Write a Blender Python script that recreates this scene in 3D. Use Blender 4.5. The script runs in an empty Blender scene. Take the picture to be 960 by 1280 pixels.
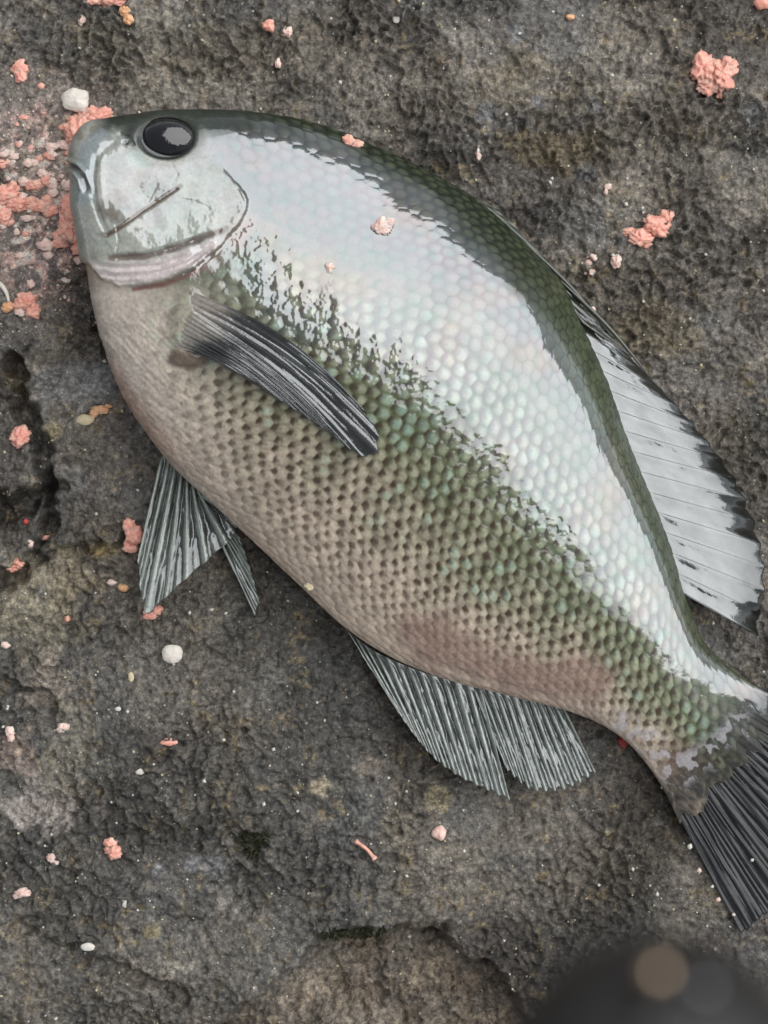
import bpy, math, random
import numpy as np
from mathutils import Vector

# ------------------------------------------------------------------ camera, sky, sun, exposure
SC = bpy.context.scene
COL = SC.collection
S = 0.0003            # metres per photograph pixel on the rock plane
CAM_Z = 0.70          # lens height above the rock
R = math.radians

cam_d = bpy.data.cameras.new('camera')
cam = bpy.data.objects.new('camera', cam_d)
COL.objects.link(cam)
cam.location = (0, 0, CAM_Z)
cam_d.lens = 50
cam_d.sensor_fit = 'VERTICAL'
cam_d.sensor_height = 2 * 50 * (640 * S) / CAM_Z
cam_d.clip_start = 0.01
cam_d.clip_end = 50
cam_d.dof.use_dof = True
cam_d.dof.focus_distance = CAM_Z - 0.016
cam_d.dof.aperture_fstop = 10.0
SC.camera = cam

SUN_AZ = 31.5         # degrees anticlockwise from +X
SUN_TILT = 34.0       # degrees from the zenith
SUN_SIZE = 76.5       # bright part of the overcast sky
sdir = Vector((math.sin(R(SUN_TILT)) * math.cos(R(SUN_AZ)), math.sin(R(SUN_TILT)) * math.sin(R(SUN_AZ)), math.cos(R(SUN_TILT))))
sun_d = bpy.data.lights.new('sun', 'SUN')
sun_d.energy = 1.5
sun_d.angle = R(SUN_SIZE)
sun_d.color = (1.0, 0.985, 0.965)
sun = bpy.data.objects.new('sun', sun_d)
COL.objects.link(sun)
sun.rotation_euler = sdir.to_track_quat('Z', 'Y').to_euler()
sun.location = (0, 0.3, 1.2)

world = bpy.data.worlds.new('World')
SC.world = world
world.use_nodes = True
wn = world.node_tree
bgn = wn.nodes['Background']
sky = wn.nodes.new('ShaderNodeTexSky')
sky.sky_type = 'NISHITA'
sky.sun_disc = False
sky.sun_elevation = R(90 - SUN_TILT)
sky.sun_rotation = R(90 - SUN_AZ)
sky.air_density = 0.6
sky.dust_density = 0.2
sky.ozone_density = 0.3
hs = wn.nodes.new('ShaderNodeHueSaturation')      # overcast: the blue greyed by cloud
hs.inputs['Saturation'].default_value = 0.12
wn.links.new(sky.outputs[0], hs.inputs['Color'])
wn.links.new(hs.outputs[0], bgn.inputs[0])
bgn.inputs[1].default_value = 0.05

SC.view_settings.view_transform = 'Standard'
SC.view_settings.look = 'None'
SC.view_settings.gamma = 1.0
SC.view_settings.use_curve_mapping = False
SC.view_settings.exposure = 1.08

# ------------------------------------------------------------------ helpers
def P(px, py, z):
    """point at height z that the photograph shows at pixel (px, py)"""
    k = S * (CAM_Z - z) / CAM_Z
    return np.stack([(np.asarray(px, float) - 480) * k + 0 * z, (640 - np.asarray(py, float)) * k + 0 * z, np.asarray(z, float) + 0 * np.asarray(px, float)], -1)

def to_px(p):
    k = CAM_Z / (S * (CAM_Z - p[..., 2]))
    return 480 + p[..., 0] * k, 640 - p[..., 1] * k

def smooth(a, b, x):
    t = np.clip((x - a) / (b - a), 0, 1)
    return t * t * (3 - 2 * t)

_rng = np.random.RandomState(7)
_perm = _rng.permutation(512)
_perm = np.concatenate([_perm, _perm, _perm])
_ga = _rng.rand(512) * 2 * np.pi
_gx, _gy = np.cos(_ga), np.sin(_ga)

def perlin(x, y, seed=0):
    x = np.asarray(x, float) + seed * 17.31
    y = np.asarray(y, float) - seed * 9.77
    xi = np.floor(x).astype(int); yi = np.floor(y).astype(int)
    xf, yf = x - xi, y - yi
    u = xf * xf * xf * (xf * (xf * 6 - 15) + 10)
    v = yf * yf * yf * (yf * (yf * 6 - 15) + 10)
    def g(i, j, dx, dy):
        h = _perm[(_perm[(xi + i) & 511] + yi + j) & 511]
        return _gx[h] * dx + _gy[h] * dy
    a = g(0, 0, xf, yf); b = g(1, 0, xf - 1, yf)
    c = g(0, 1, xf, yf - 1); d = g(1, 1, xf - 1, yf - 1)
    return ((a + u * (b - a)) + v * ((c + u * (d - c)) - (a + u * (b - a)))) * 1.5

def fbm(x, y, octv=4, seed=0, gain=0.5):
    s = 0; a = 1.0; f = 1.0
    for o in range(octv):
        s = s + a * perlin(x * f, y * f, seed + o * 3)
        a *= gain; f *= 2.03
    return s

def cells(x, y, seed=0, jit=0.85):
    """nearest and second nearest cell distance and a per-cell random"""
    xi = np.floor(x).astype(int); yi = np.floor(y).astype(int)
    d1 = np.full(np.shape(x), 9.0); d2 = np.full(np.shape(x), 9.0); rid = np.zeros(np.shape(x))
    for i in (-1, 0, 1):
        for j in (-1, 0, 1):
            h = _perm[(_perm[(xi + i + seed) & 511] + yi + j + seed * 7) & 511]
            h2 = _perm[(h + 91) & 511]
            cx = xi + i + 0.5 + (h / 512 - 0.5) * jit
            cy = yi + j + 0.5 + (h2 / 512 - 0.5) * jit
            d = np.hypot(x - cx, y - cy)
            closer = d < d1
            d2 = np.where(closer, d1, np.minimum(d2, d))
            rid = np.where(closer, _perm[(h + 211) & 511] / 512.0, rid)
            d1 = np.where(closer, d, d1)
    return d1, d2, rid

def seg_dist(px, py, poly):
    """distance in pixels to a polyline, and the run 0..1 along it"""
    best = np.full(np.shape(px), 1e9); run = np.zeros(np.shape(px))
    poly = np.asarray(poly, float)
    L = np.hypot(*np.diff(poly, axis=0).T); cum = np.concatenate([[0], np.cumsum(L)])
    for k in range(len(poly) - 1):
        a, b = poly[k], poly[k + 1]
        ab = b - a
        t = np.clip(((px - a[0]) * ab[0] + (py - a[1]) * ab[1]) / (ab @ ab), 0, 1)
        d = np.hypot(px - a[0] - t * ab[0], py - a[1] - t * ab[1])
        m = d < best
        run = np.where(m, (cum[k] + t * L[k]) / cum[-1], run)
        best = np.where(m, d, best)
    return best, run

def inside(px, py, poly):
    poly = np.asarray(poly, float)
    r = np.zeros(np.shape(px), bool)
    j = len(poly) - 1
    for i in range(len(poly)):
        xi, yi = poly[i]; xj, yj = poly[j]
        c = ((yi > py) != (yj > py)) & (px < (xj - xi) * (py - yi) / (yj - yi + 1e-12) + xi)
        r ^= c
        j = i
    return r

def sdist(px, py, poly):
    """signed pixel distance, positive inside the polygon"""
    d, _ = seg_dist(px, py, list(poly) + [poly[0]])
    return np.where(inside(px, py, poly), d, -d)

def spline(pts, n, u=None):
    """Catmull-Rom through pts; returns n points evenly spaced along the length (or at u)"""
    p = np.asarray(pts, float)
    p = np.concatenate([[2 * p[0] - p[1]], p, [2 * p[-1] - p[-2]]])
    out = []
    for k in range(1, len(p) - 2):
        t = np.linspace(0, 1, 24, endpoint=False)[:, None]
        a, b, c, d = p[k - 1], p[k], p[k + 1], p[k + 2]
        out.append(0.5 * ((2 * b) + (c - a) * t + (2 * a - 5 * b + 4 * c - d) * t ** 2 + (3 * b - a - 3 * c + d) * t ** 3))
    q = np.concatenate(out + [[p[-2]]])
    if u is None:
        u = np.linspace(0, 1, n)
    L = np.concatenate([[0], np.cumsum(np.linalg.norm(np.diff(q, axis=0), axis=1))]); L /= L[-1]
    return np.stack([np.interp(u, L, q[:, k]) for k in range(q.shape[1])], -1)

def mesh_obj(name, v, f, mat, parent=None, col=None, smooth_shade=True, extra=None):
    me = bpy.data.meshes.new(name)
    v = np.ascontiguousarray(v, np.float32)
    me.vertices.add(len(v)); me.vertices.foreach_set('co', v.ravel())
    if isinstance(f, np.ndarray):
        n, k = f.shape
        loops = np.ascontiguousarray(f, np.int32).ravel(); starts = np.arange(0, n * k, k, dtype=np.int32)
    else:
        n = len(f); loops = np.array([i for q in f for i in q], np.int32)
        starts = np.concatenate([[0], np.cumsum([len(q) for q in f])[:-1]]).astype(np.int32)
    me.loops.add(len(loops)); me.loops.foreach_set('vertex_index', loops)
    me.polygons.add(n); me.polygons.foreach_set('loop_start', starts)
    me.update(calc_edges=True)
    if smooth_shade:
        me.polygons.foreach_set('use_smooth', np.ones(n, bool))
    if col is not None:
        a = me.attributes.new('Col', 'FLOAT_COLOR', 'POINT')
        c = np.ones((len(v), 4), np.float32); c[:, :3] = col
        a.data.foreach_set('color', c.ravel())
    for k, arr in (extra or {}).items():
        if np.ndim(arr) == 2:
            a = me.attributes.new(k, 'FLOAT_VECTOR', 'POINT')
            a.data.foreach_set('vector', np.ascontiguousarray(arr, np.float32).ravel())
        else:
            a = me.attributes.new(k, 'FLOAT', 'POINT')
            a.data.foreach_set('value', np.ascontiguousarray(arr, np.float32))
    me.materials.append(mat)
    o = bpy.data.objects.new(name, me)
    COL.objects.link(o)
    if parent is not None:
        o.parent = parent
    return o

def grid_faces(nu, nv, wrap_v=False):
    i = np.arange(nu - 1)[:, None]; j = np.arange(nv if wrap_v else nv - 1)[None, :]
    j2 = (j + 1) % nv
    return np.stack([i * nv + j, (i + 1) * nv + j, (i + 1) * nv + j2, i * nv + j2], -1).reshape(-1, 4)

def tag(o, label=None, cat=None, group=None, kind=None):
    if label: o['label'] = label
    if cat: o['category'] = cat
    if group: o['group'] = group
    if kind: o['kind'] = kind
    return o

def tube(path, rad, sides=8):
    path = np.asarray(path, float); n = len(path)
    rad = np.broadcast_to(rad, (n,))
    tan = np.gradient(path, axis=0); tan /= np.linalg.norm(tan, axis=1)[:, None] + 1e-12
    up = np.array([0, 0, 1.0])
    a = np.cross(tan, up); a /= np.linalg.norm(a, axis=1)[:, None] + 1e-9
    b = np.cross(a, tan)
    th = np.linspace(0, 2 * np.pi, sides, endpoint=False)
    v = path[:, None] + rad[:, None, None] * (np.cos(th)[None, :, None] * a[:, None] + np.sin(th)[None, :, None] * b[:, None])
    f = grid_faces(n, sides, True).tolist()
    f = [q[::-1] for q in f]
    f.append(list(range(sides))); f.append(list(range((n - 1) * sides, n * sides))[::-1])
    return v.reshape(-1, 3), f

# ------------------------------------------------------------------ materials
def new_mat(name):
    m = bpy.data.materials.new(name); m.use_nodes = True
    nt = m.node_tree
    return m, nt, nt.nodes['Principled BSDF']

def nd(nt, kind, **kw):
    n = nt.nodes.new(kind)
    for k, v in kw.items():
        if k.startswith('i_'):
            n.inputs[k[2:].replace('_', ' ')].default_value = v
        else:
            setattr(n, k, v)
    return n

def ramp(nt, stops):
    r = nt.nodes.new('ShaderNodeValToRGB')
    e = r.color_ramp.elements
    while len(e) < len(stops): e.new(0.5)
    for k, (p, c) in enumerate(stops):
        e[k].position = p
        e[k].color = (*c, 1) if len(c) == 3 else c
    return r

def noise(nt, coord, scale, detail=3, rough=0.55):
    n = nd(nt, 'ShaderNodeTexNoise')
    n.inputs['Scale'].default_value = scale; n.inputs['Detail'].default_value = detail; n.inputs['Roughness'].default_value = rough
    nt.links.new(coord, n.inputs['Vector'])
    return n

def mix(nt, fac, a, b, mode='MIX'):
    n = nd(nt, 'ShaderNodeMix', data_type='RGBA', blend_type=mode)
    for sock, val in ((n.inputs[0], fac), (n.inputs[6], a), (n.inputs[7], b)):
        if hasattr(val, 'is_output'): nt.links.new(val, sock)
        else: sock.default_value = val if not isinstance(val, tuple) else (*val, 1)[:4]
    return n.outputs[2]

def mapr(nt, val, a, b, c, d):
    n = nd(nt, 'ShaderNodeMapRange')
    nt.links.new(val, n.inputs[0])
    for k, x in zip((1, 2, 3, 4), (a, b, c, d)): n.inputs[k].default_value = x
    return n.outputs[0]

def mat_rock():
    m, nt, b = new_mat('wet_basalt')
    co = nd(nt, 'ShaderNodeTexCoord').outputs['Object']
    at = nd(nt, 'ShaderNodeAttribute', attribute_name='Col').outputs['Color']
    n1 = noise(nt, co, 560, 6, 0.72)
    n2 = noise(nt, co, 1900, 4, 0.7)
    v1 = nd(nt, 'ShaderNodeTexVoronoi', feature='F1'); v1.inputs['Scale'].default_value = 620; nt.links.new(co, v1.inputs['Vector'])
    r1 = ramp(nt, [(0.28, (0.22, 0.22, 0.23)), (0.48, (0.85, 0.85, 0.85)), (0.70, (2.0, 1.94, 1.8))])
    nt.links.new(n1.outputs['Fac'], r1.inputs[0])
    c = mix(nt, 0.9, at, r1.outputs[0], 'MULTIPLY')
    r2 = ramp(nt, [(0.3, (0.45, 0.45, 0.45)), (0.55, (1, 1, 1)), (0.72, (1.8, 1.75, 1.6))])
    nt.links.new(n2.outputs['Fac'], r2.inputs[0])
    c = mix(nt, 0.8, c, r2.outputs[0], 'MULTIPLY')
    # mineral grains: their own colours
    vw = nd(nt, 'ShaderNodeTexVoronoi', feature='F1'); vw.inputs['Scale'].default_value = 900; nt.links.new(co, vw.inputs['Vector'])
    sep = nd(nt, 'ShaderNodeSeparateColor'); nt.links.new(vw.outputs['Color'], sep.inputs[0])
    gm = nd(nt, 'ShaderNodeMath', operation='GREATER_THAN'); nt.links.new(sep.outputs[0], gm.inputs[0]); gm.inputs[1].default_value = 0.955
    gd = nd(nt, 'ShaderNodeMath', operation='LESS_THAN'); nt.links.new(vw.outputs['Distance'], gd.inputs[0]); gd.inputs[1].default_value = 0.38
    gg = nd(nt, 'ShaderNodeMath', operation='MULTIPLY'); nt.links.new(gm.outputs[0], gg.inputs[0]); nt.links.new(gd.outputs[0], gg.inputs[1])
    gr = ramp(nt, [(0.0, (0.30, 0.22, 0.11)), (0.5, (0.22, 0.20, 0.17)), (1.0, (0.42, 0.40, 0.37))]); nt.links.new(sep.outputs[1], gr.inputs[0])
    gf = nd(nt, 'ShaderNodeMath', operation='MULTIPLY'); nt.links.new(gg.outputs[0], gf.inputs[0]); gf.inputs[1].default_value = 0.75
    c = mix(nt, gf.outputs[0], c, gr.outputs[0])
    nt.links.new(c, b.inputs['Base Color'])
    n3 = noise(nt, co, 130, 4, 0.6)
    gra = nd(nt, 'ShaderNodeAttribute', attribute_name='grain').outputs['Fac']
    rg = nd(nt, 'ShaderNodeMath', operation='MULTIPLY_ADD'); nt.links.new(gra, rg.inputs[0]); rg.inputs[1].default_value = 0.16
    nt.links.new(mapr(nt, n3.outputs['Fac'], 0.40, 0.62, 0.10, 0.40), rg.inputs[2])
    nt.links.new(rg.outputs[0], b.inputs['Roughness'])
    b.inputs['Specular IOR Level'].default_value = 0.4
    h1 = nd(nt, 'ShaderNodeMath', operation='MULTIPLY_ADD'); nt.links.new(n1.outputs['Fac'], h1.inputs[0]); h1.inputs[1].default_value = 1.2
    nt.links.new(v1.outputs['Distance'], h1.inputs[2])
    h2 = nd(nt, 'ShaderNodeMath', operation='MULTIPLY_ADD'); nt.links.new(n2.outputs['Fac'], h2.inputs[0]); h2.inputs[1].default_value = 0.5
    nt.links.new(h1.outputs[0], h2.inputs[2])
    gs = nd(nt, 'ShaderNodeMath', operation='MULTIPLY_ADD'); nt.links.new(gra, gs.inputs[0]); gs.inputs[1].default_value = 0.75; gs.inputs[2].default_value = 0.30
    h3 = nd(nt, 'ShaderNodeMath', operation='MULTIPLY'); nt.links.new(h2.outputs[0], h3.inputs[0]); nt.links.new(gs.outputs[0], h3.inputs[1])
    bp = nd(nt, 'ShaderNodeBump'); bp.inputs['Strength'].default_value = 0.85; bp.inputs['Distance'].default_value = 0.0010
    nt.links.new(h3.outputs[0], bp.inputs['Height']); nt.links.new(bp.outputs[0], b.inputs['Normal'])
    return m

def mat_skin():
    m, nt, b = new_mat('wet_fish_skin')
    co = nd(nt, 'ShaderNodeTexCoord').outputs['Object']
    at = nd(nt, 'ShaderNodeAttribute', attribute_name='Col').outputs['Color']
    n1 = noise(nt, co, 900, 4, 0.65)
    r1 = ramp(nt, [(0.3, (0.72, 0.72, 0.72)), (0.5, (1, 1, 1)), (0.72, (1.28, 1.28, 1.28))]); nt.links.new(n1.outputs['Fac'], r1.inputs[0])
    c = mix(nt, 0.7, at, r1.outputs[0], 'MULTIPLY')
    nt.links.new(c, b.inputs['Base Color'])
    b.inputs['Roughness'].default_value = 0.5
    b.inputs['IOR'].default_value = 1.4
    b.inputs['Specular IOR Level'].default_value = 0.2
    # pearly slime film
    n2 = noise(nt, co, 42, 3, 0.6)
    r2 = ramp(nt, [(0.34, (0.84, 0.92, 0.97)), (0.46, (0.88, 0.92, 1.0)), (0.54, (0.92, 0.92, 1.0)), (0.64, (0.98, 0.93, 0.95))]); nt.links.new(n2.outputs['Fac'], r2.inputs[0])
    n4 = noise(nt, co, 260, 3, 0.6)
    r4 = ramp(nt, [(0.36, (0.88, 0.98, 0.96)), (0.5, (1, 1, 1)), (0.68, (1.0, 0.97, 0.99))]); nt.links.new(n4.outputs['Fac'], r4.inputs[0])
    ct = mix(nt, 1.0, r2.outputs[0], r4.outputs[0], 'MULTIPLY')
    film = nd(nt, 'ShaderNodeAttribute', attribute_name='film').outputs['Fac']
    b.inputs['Specular Tint'].default_value = (1, 1, 1, 1)
    b.inputs['Metallic'].default_value = 0.0
    b.inputs['Coat Weight'].default_value = 0.0
    gl = nd(nt, 'ShaderNodeBsdfGlossy'); gl.inputs['Roughness'].default_value = 0.05
    nt.links.new(ct, gl.inputs['Color'])
    fm = nd(nt, 'ShaderNodeMath', operation='MULTIPLY'); fm.inputs[0].default_value = 0.066; nt.links.new(film, fm.inputs[1])
    fm.use_clamp = True
    ms = nd(nt, 'ShaderNodeMixShader'); nt.links.new(fm.outputs[0], ms.inputs[0]); nt.links.new(b.outputs[0], ms.inputs[1]); nt.links.new(gl.outputs[0], ms.inputs[2])
    nt.links.new(ms.outputs[0], nt.nodes['Material Output'].inputs['Surface'])
    n3 = noise(nt, co, 1400, 3, 0.6)
    bp = nd(nt, 'ShaderNodeBump'); bp.inputs['Strength'].default_value = 0.25; bp.inputs['Distance'].default_value = 0.00025
    nt.links.new(n3.outputs['Fac'], bp.inputs['Height']); nt.links.new(bp.outputs[0], b.inputs['Normal'])
    fna = nd(nt, 'ShaderNodeAttribute', attribute_name='film_normal').outputs['Vector']
    vt = nd(nt, 'ShaderNodeVectorTransform', vector_type='NORMAL', convert_from='OBJECT', convert_to='WORLD'); nt.links.new(fna, vt.inputs[0])
    bp2 = nd(nt, 'ShaderNodeBump'); bp2.inputs['Strength'].default_value = 0.05; bp2.inputs['Distance'].default_value = 0.00025
    nt.links.new(vt.outputs[0], bp2.inputs['Normal'])
    nt.links.new(n3.outputs['Fac'], bp2.inputs['Height']); nt.links.new(bp2.outputs[0], gl.inputs['Normal'])
    # silver of the scales under the film
    g2 = nd(nt, 'ShaderNodeBsdfGlossy'); g2.inputs['Roughness'].default_value = 0.38; nt.links.new(ct, g2.inputs['Color'])
    nt.links.new(bp.outputs[0], g2.inputs['Normal'])
    f2 = nd(nt, 'ShaderNodeMath', operation='MULTIPLY'); f2.inputs[0].default_value = 0.014; nt.links.new(film, f2.inputs[1])
    m2 = nd(nt, 'ShaderNodeMixShader'); nt.links.new(f2.outputs[0], m2.inputs[0]); nt.links.new(b.outputs[0], m2.inputs[1]); nt.links.new(g2.outputs[0], m2.inputs[2])
    nt.links.new(m2.outputs[0], ms.inputs[1])
    return m

def mat_fin():
    m, nt, b = new_mat('wet_fin')
    co = nd(nt, 'ShaderNodeTexCoord').outputs['Object']
    at = nd(nt, 'ShaderNodeAttribute', attribute_name='Col').outputs['Color']
    n1 = noise(nt, co, 700, 4, 0.65)
    r1 = ramp(nt, [(0.3, (0.6, 0.6, 0.6)), (0.5, (1, 1, 1)), (0.72, (1.35, 1.35, 1.35))]); nt.links.new(n1.outputs['Fac'], r1.inputs[0])
    nt.links.new(mix(nt, 0.8, at, r1.outputs[0], 'MULTIPLY'), b.inputs['Base Color'])
    b.inputs['Roughness'].default_value = 0.35
    b.inputs['Specular IOR Level'].default_value = 0.2
    film = nd(nt, 'ShaderNodeAttribute', attribute_name='film').outputs['Fac']
    gl = nd(nt, 'ShaderNodeBsdfGlossy'); gl.inputs['Roughness'].default_value = 0.08
    gl.inputs['Color'].default_value = (0.93, 0.97, 1.0, 1)
    fm = nd(nt, 'ShaderNodeMath', operation='MULTIPLY'); fm.inputs[0].default_value = 0.078; nt.links.new(film, fm.inputs[1]); fm.use_clamp = True
    ms = nd(nt, 'ShaderNodeMixShader'); nt.links.new(fm.outputs[0], ms.inputs[0]); nt.links.new(b.outputs[0], ms.inputs[1]); nt.links.new(gl.outputs[0], ms.inputs[2])
    nt.links.new(ms.outputs[0], nt.nodes['Material Output'].inputs['Surface'])
    tr = nd(nt, 'ShaderNodeBsdfTransparent'); tr.inputs['Color'].default_value = (0.75, 0.80, 0.76, 1)
    opa = nd(nt, 'ShaderNodeAttribute', attribute_name='opacity').outputs['Fac']
    mt_ = nd(nt, 'ShaderNodeMixShader'); nt.links.new(opa, mt_.inputs[0]); nt.links.new(tr.outputs[0], mt_.inputs[1]); nt.links.new(b.outputs[0], mt_.inputs[2])
    nt.links.new(mt_.outputs[0], ms.inputs[1])
    n3 = noise(nt, co, 900, 3, 0.6)
    bp = nd(nt, 'ShaderNodeBump'); bp.inputs['Strength'].default_value = 0.25; bp.inputs['Distance'].default_value = 0.0003
    nt.links.new(n3.outputs['Fac'], bp.inputs['Height']); nt.links.new(bp.outputs[0], b.inputs['Normal']); nt.links.new(bp.outputs[0], gl.inputs['Normal'])
    return m

def mat_plain(name, colr, rough=0.4, sss=0.0, rad=(0.003, 0.0012, 0.001), bump=0.0, bscale=900, vary=0.0, spec=0.5, metal=0.0, coat=0.0):
    m, nt, b = new_mat(name)
    co = nd(nt, 'ShaderNodeTexCoord').outputs['Object']
    n1 = noise(nt, co, bscale * 0.4, 4, 0.6)
    if vary:
        lo = tuple(max(0, x * (1 - vary)) for x in colr); hi = tuple(min(1, x * (1 + vary) + 0.06 * vary) for x in colr)
        r1 = ramp(nt, [(0.3, lo), (0.5, colr), (0.7, hi)]); nt.links.new(n1.outputs['Fac'], r1.inputs[0])
        nt.links.new(r1.outputs[0], b.inputs['Base Color'])
    else:
        b.inputs['Base Color'].default_value = (*colr, 1)
    b.inputs['Roughness'].default_value = rough
    b.inputs['Specular IOR Level'].default_value = spec
    b.inputs['Metallic'].default_value = metal
    b.inputs['Coat Weight'].default_value = coat
    b.inputs['Coat Roughness'].default_value = 0.03
    if sss:
        b.inputs['Subsurface Weight'].default_value = sss
        b.inputs['Subsurface Radius'].default_value = rad
        b.inputs['Subsurface Scale'].default_value = 1.0
    if bump:
        n2 = noise(nt, co, bscale, 4, 0.6)
        bp = nd(nt, 'ShaderNodeBump'); bp.inputs['Strength'].default_value = bump; bp.inputs['Distance'].default_value = 0.0006
        nt.links.new(n2.outputs['Fac'], bp.inputs['Height']); nt.links.new(bp.outputs[0], b.inputs['Normal'])
    return m

M_ROCK = mat_rock()
M_SKIN = mat_skin()
M_FIN = mat_fin()
M_EYE = mat_plain('black_eye', (0.008, 0.009, 0.012), 0.05, spec=1.0, bump=0.6, bscale=120)
M_IRIS = mat_plain('dark_green_iris', (0.035, 0.040, 0.026), 0.2, spec=0.5, vary=0.4, bscale=1500)
M_PINK = mat_plain('pink_bait', (0.98, 0.44, 0.35), 0.28, 0.45, vary=0.30, bump=0.5, bscale=900)
M_PALE = mat_plain('pale_bait', (0.94, 0.63, 0.56), 0.28, 0.45, vary=0.30, bump=0.5, bscale=900)
M_ORANGE = mat_plain('orange_bait', (0.85, 0.46, 0.26), 0.42, 0.35, vary=0.25, bump=0.5, bscale=900)
M_RED = mat_plain('red_bait', (0.50, 0.07, 0.06), 0.4, 0.3, vary=0.3, bump=0.4)
M_SHELL = mat_plain('white_shell', (0.72, 0.68, 0.62), 0.4, 0.15, vary=0.14, bump=0.3, bscale=600)
M_CREAM = mat_plain('cream_shell', (0.62, 0.54, 0.36), 0.45, 0.1, vary=0.2, bump=0.4, bscale=700)
M_MOSS = mat_plain('dark_moss', (0.022, 0.024, 0.008), 0.5, vary=0.5, bscale=600)
M_GRIP = mat_plain('black_foam', (0.018, 0.017, 0.017), 0.55, bump=0.3, bscale=1500)
M_CAP = mat_plain('black_rubber', (0.022, 0.021, 0.021), 0.45)
M_BRASS = mat_plain('tan_rivet', (0.80, 0.60, 0.44), 0.12, metal=1.0)
M_STEEL = mat_plain('grey_rivet', (0.36, 0.37, 0.40), 0.2, metal=1.0)

# ------------------------------------------------------------------ the rock
LEDGE = [(215, 1330), (300, 1262), (345, 1226), (395, 1186), (430, 1176), (470, 1170), (505, 1160), (540, 1163), (566, 1190), (610, 1205), (640, 1235), (675, 1290), (700, 1400), (215, 1400)]
FISH_OUT = [(92, 200), (150, 157), (260, 143), (440, 173), (560, 228), (660, 300), (745, 405), (815, 540), (852, 680), (865, 760), (960, 868), (845, 1010), (785, 925), (695, 880), (490, 815), (370, 722), (215, 580), (152, 485), (120, 385)]

def rock_grain(px, py):
    x, y = px / 100.0, py / 100.0
    return 0.22 + 0.85 * smooth(-0.40, 0.45, fbm(x * 0.6, y * 0.6, 3, 23)) * (0.75 + 0.4 * smooth(5.5, 3.0, y))

def rock_height(X, Y):
    px, py = 480 + X / S, 640 - Y / S
    x, y = px / 100.0, py / 100.0
    wx = x + 0.25 * fbm(x * 1.3, y * 1.3, 2, 40); wy = y + 0.25 * fbm(x * 1.3, y * 1.3, 2, 50)
    cal = rock_grain(px, py)
    h = 3.6 * fbm(wx * 0.5, wy * 0.5, 3, 1)
    h += 1.1 * fbm(wx * 1.5, wy * 1.5, 3, 5)
    rid = 1 - np.abs(perlin(wx * 2.1, wy * 2.1, 9)) * 2
    h += 0.7 * rid * smooth(-0.2, 0.5, perlin(x * 0.7, y * 0.7, 12))
    d1, d2, rd = cells(wx * 4.2 + 0.3 * perlin(x * 9, y * 9, 3), wy * 4.2 + 0.3 * perlin(x * 9, y * 9, 4), 3)
    h += 1.0 * cal * (rd - 3.4) * smooth(0.02, 0.30, d2 - d1)
    h += cal * 1.0 * fbm(x * 7.5, y * 7.5, 3, 15, 0.65)
    d1, d2, rd = cells(x * 13 + 0.4 * perlin(x * 25, y * 25, 6), y * 13 + 0.4 * perlin(x * 25, y * 25, 7), 11)
    h += cal * 0.62 * (rd - 0.3) * smooth(0.0, 0.35, d2 - d1)
    # cracks
    ck = np.abs(fbm(x * 0.9 + 0.4 * perlin(x * 4, y * 4, 45), y * 0.9 + 0.4 * perlin(x * 4, y * 4, 46), 2, 44))
    h -= 1.8 * smooth(0.035, 0.0, ck) * smooth(-0.1, 0.4, perlin(x * 0.6, y * 0.6, 47))
    # vesicles
    d1, d2, rd = cells(x * 2.7, y * 2.7, 21)
    h -= np.where(rd > 0.55, 1.0, 0.0) * 1.6 * smooth(0.16, 0.05, d1 + 0.05 * perlin(x * 12, y * 12, 8))
    # hollow the fish lies in
    sd = sdist(px, py, FISH_OUT)
    h = np.where(sd > -60, h * (1 - 0.65 * smooth(-40, 40, sd)), h)
    h -= 4.0 * smooth(-90, 30, sd)
    # left crevices and the broken step beside them
    jag = 12 * perlin(x * 3, y * 3, 31) + 6 * perlin(x * 8, y * 8, 32)
    for poly, dep, w in (([(14, 455), (30, 510), (46, 560), (52, 600), (58, 640), (40, 690), (10, 730)], 14, 17), ([(58, 610), (30, 628), (-20, 640)], 13.0, 22),
                         ([(60, 690), (95, 690), (120, 684), (150, 680)], 6.0, 12), ([(120, 395), (132, 440), (112, 440)], 7.0, 13), ([(0, 860), (40, 866), (64, 880)], 6.0, 12),
                         ([(20, 1160), (70, 1190), (150, 1215), (230, 1250)], 6.0, 15), ([(170, 930), (190, 950)], 2.5, 16), ([(0, 720), (30, 745)], 2.0, 10)):
        d, _ = seg_dist(px, py, poly)
        h -= dep * smooth(w, 2, d + jag)
    h -= 3.5 * smooth(60, -10, px + jag * 2) * smooth(430, 520, py) * smooth(760, 680, py)
    # lower left falls away
    h -= 9 * smooth(0, 260, (py - 1130) + (150 - px) * 0.35 + jag)* smooth(420, 150, px)
    # step down to the lower rock
    sl = sdist(px, py, LEDGE) + jag * 0.8
    h -= 17 * smooth(-6, 14, sl) - 4.0 * smooth(10, 70, sl) * (1 + fbm(x * 2.2, y * 2.2, 3, 60))
    h -= 9 * smooth(26, 4, np.hypot(px - 546, py - 1176) + jag) + 6 * smooth(40, 10, np.hypot((px - 445) * 0.8, (py - 1178) * 1.6) + jag)
    # pits
    for qx, qy, qr, qd in ((315, 1056, 26, 2.0), (110, 372, 14, 3.0), (60, 445, 16, 2), (560, 1160, 14, 2), (880, 470, 22, 1.6), (690, 300, 18, 1.2), (268, 90, 14, 1.4)):
        h -= qd * smooth(qr, qr * 0.3, np.hypot(px - qx, py - qy) + jag * 0.7)
    return h * 0.001

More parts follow.
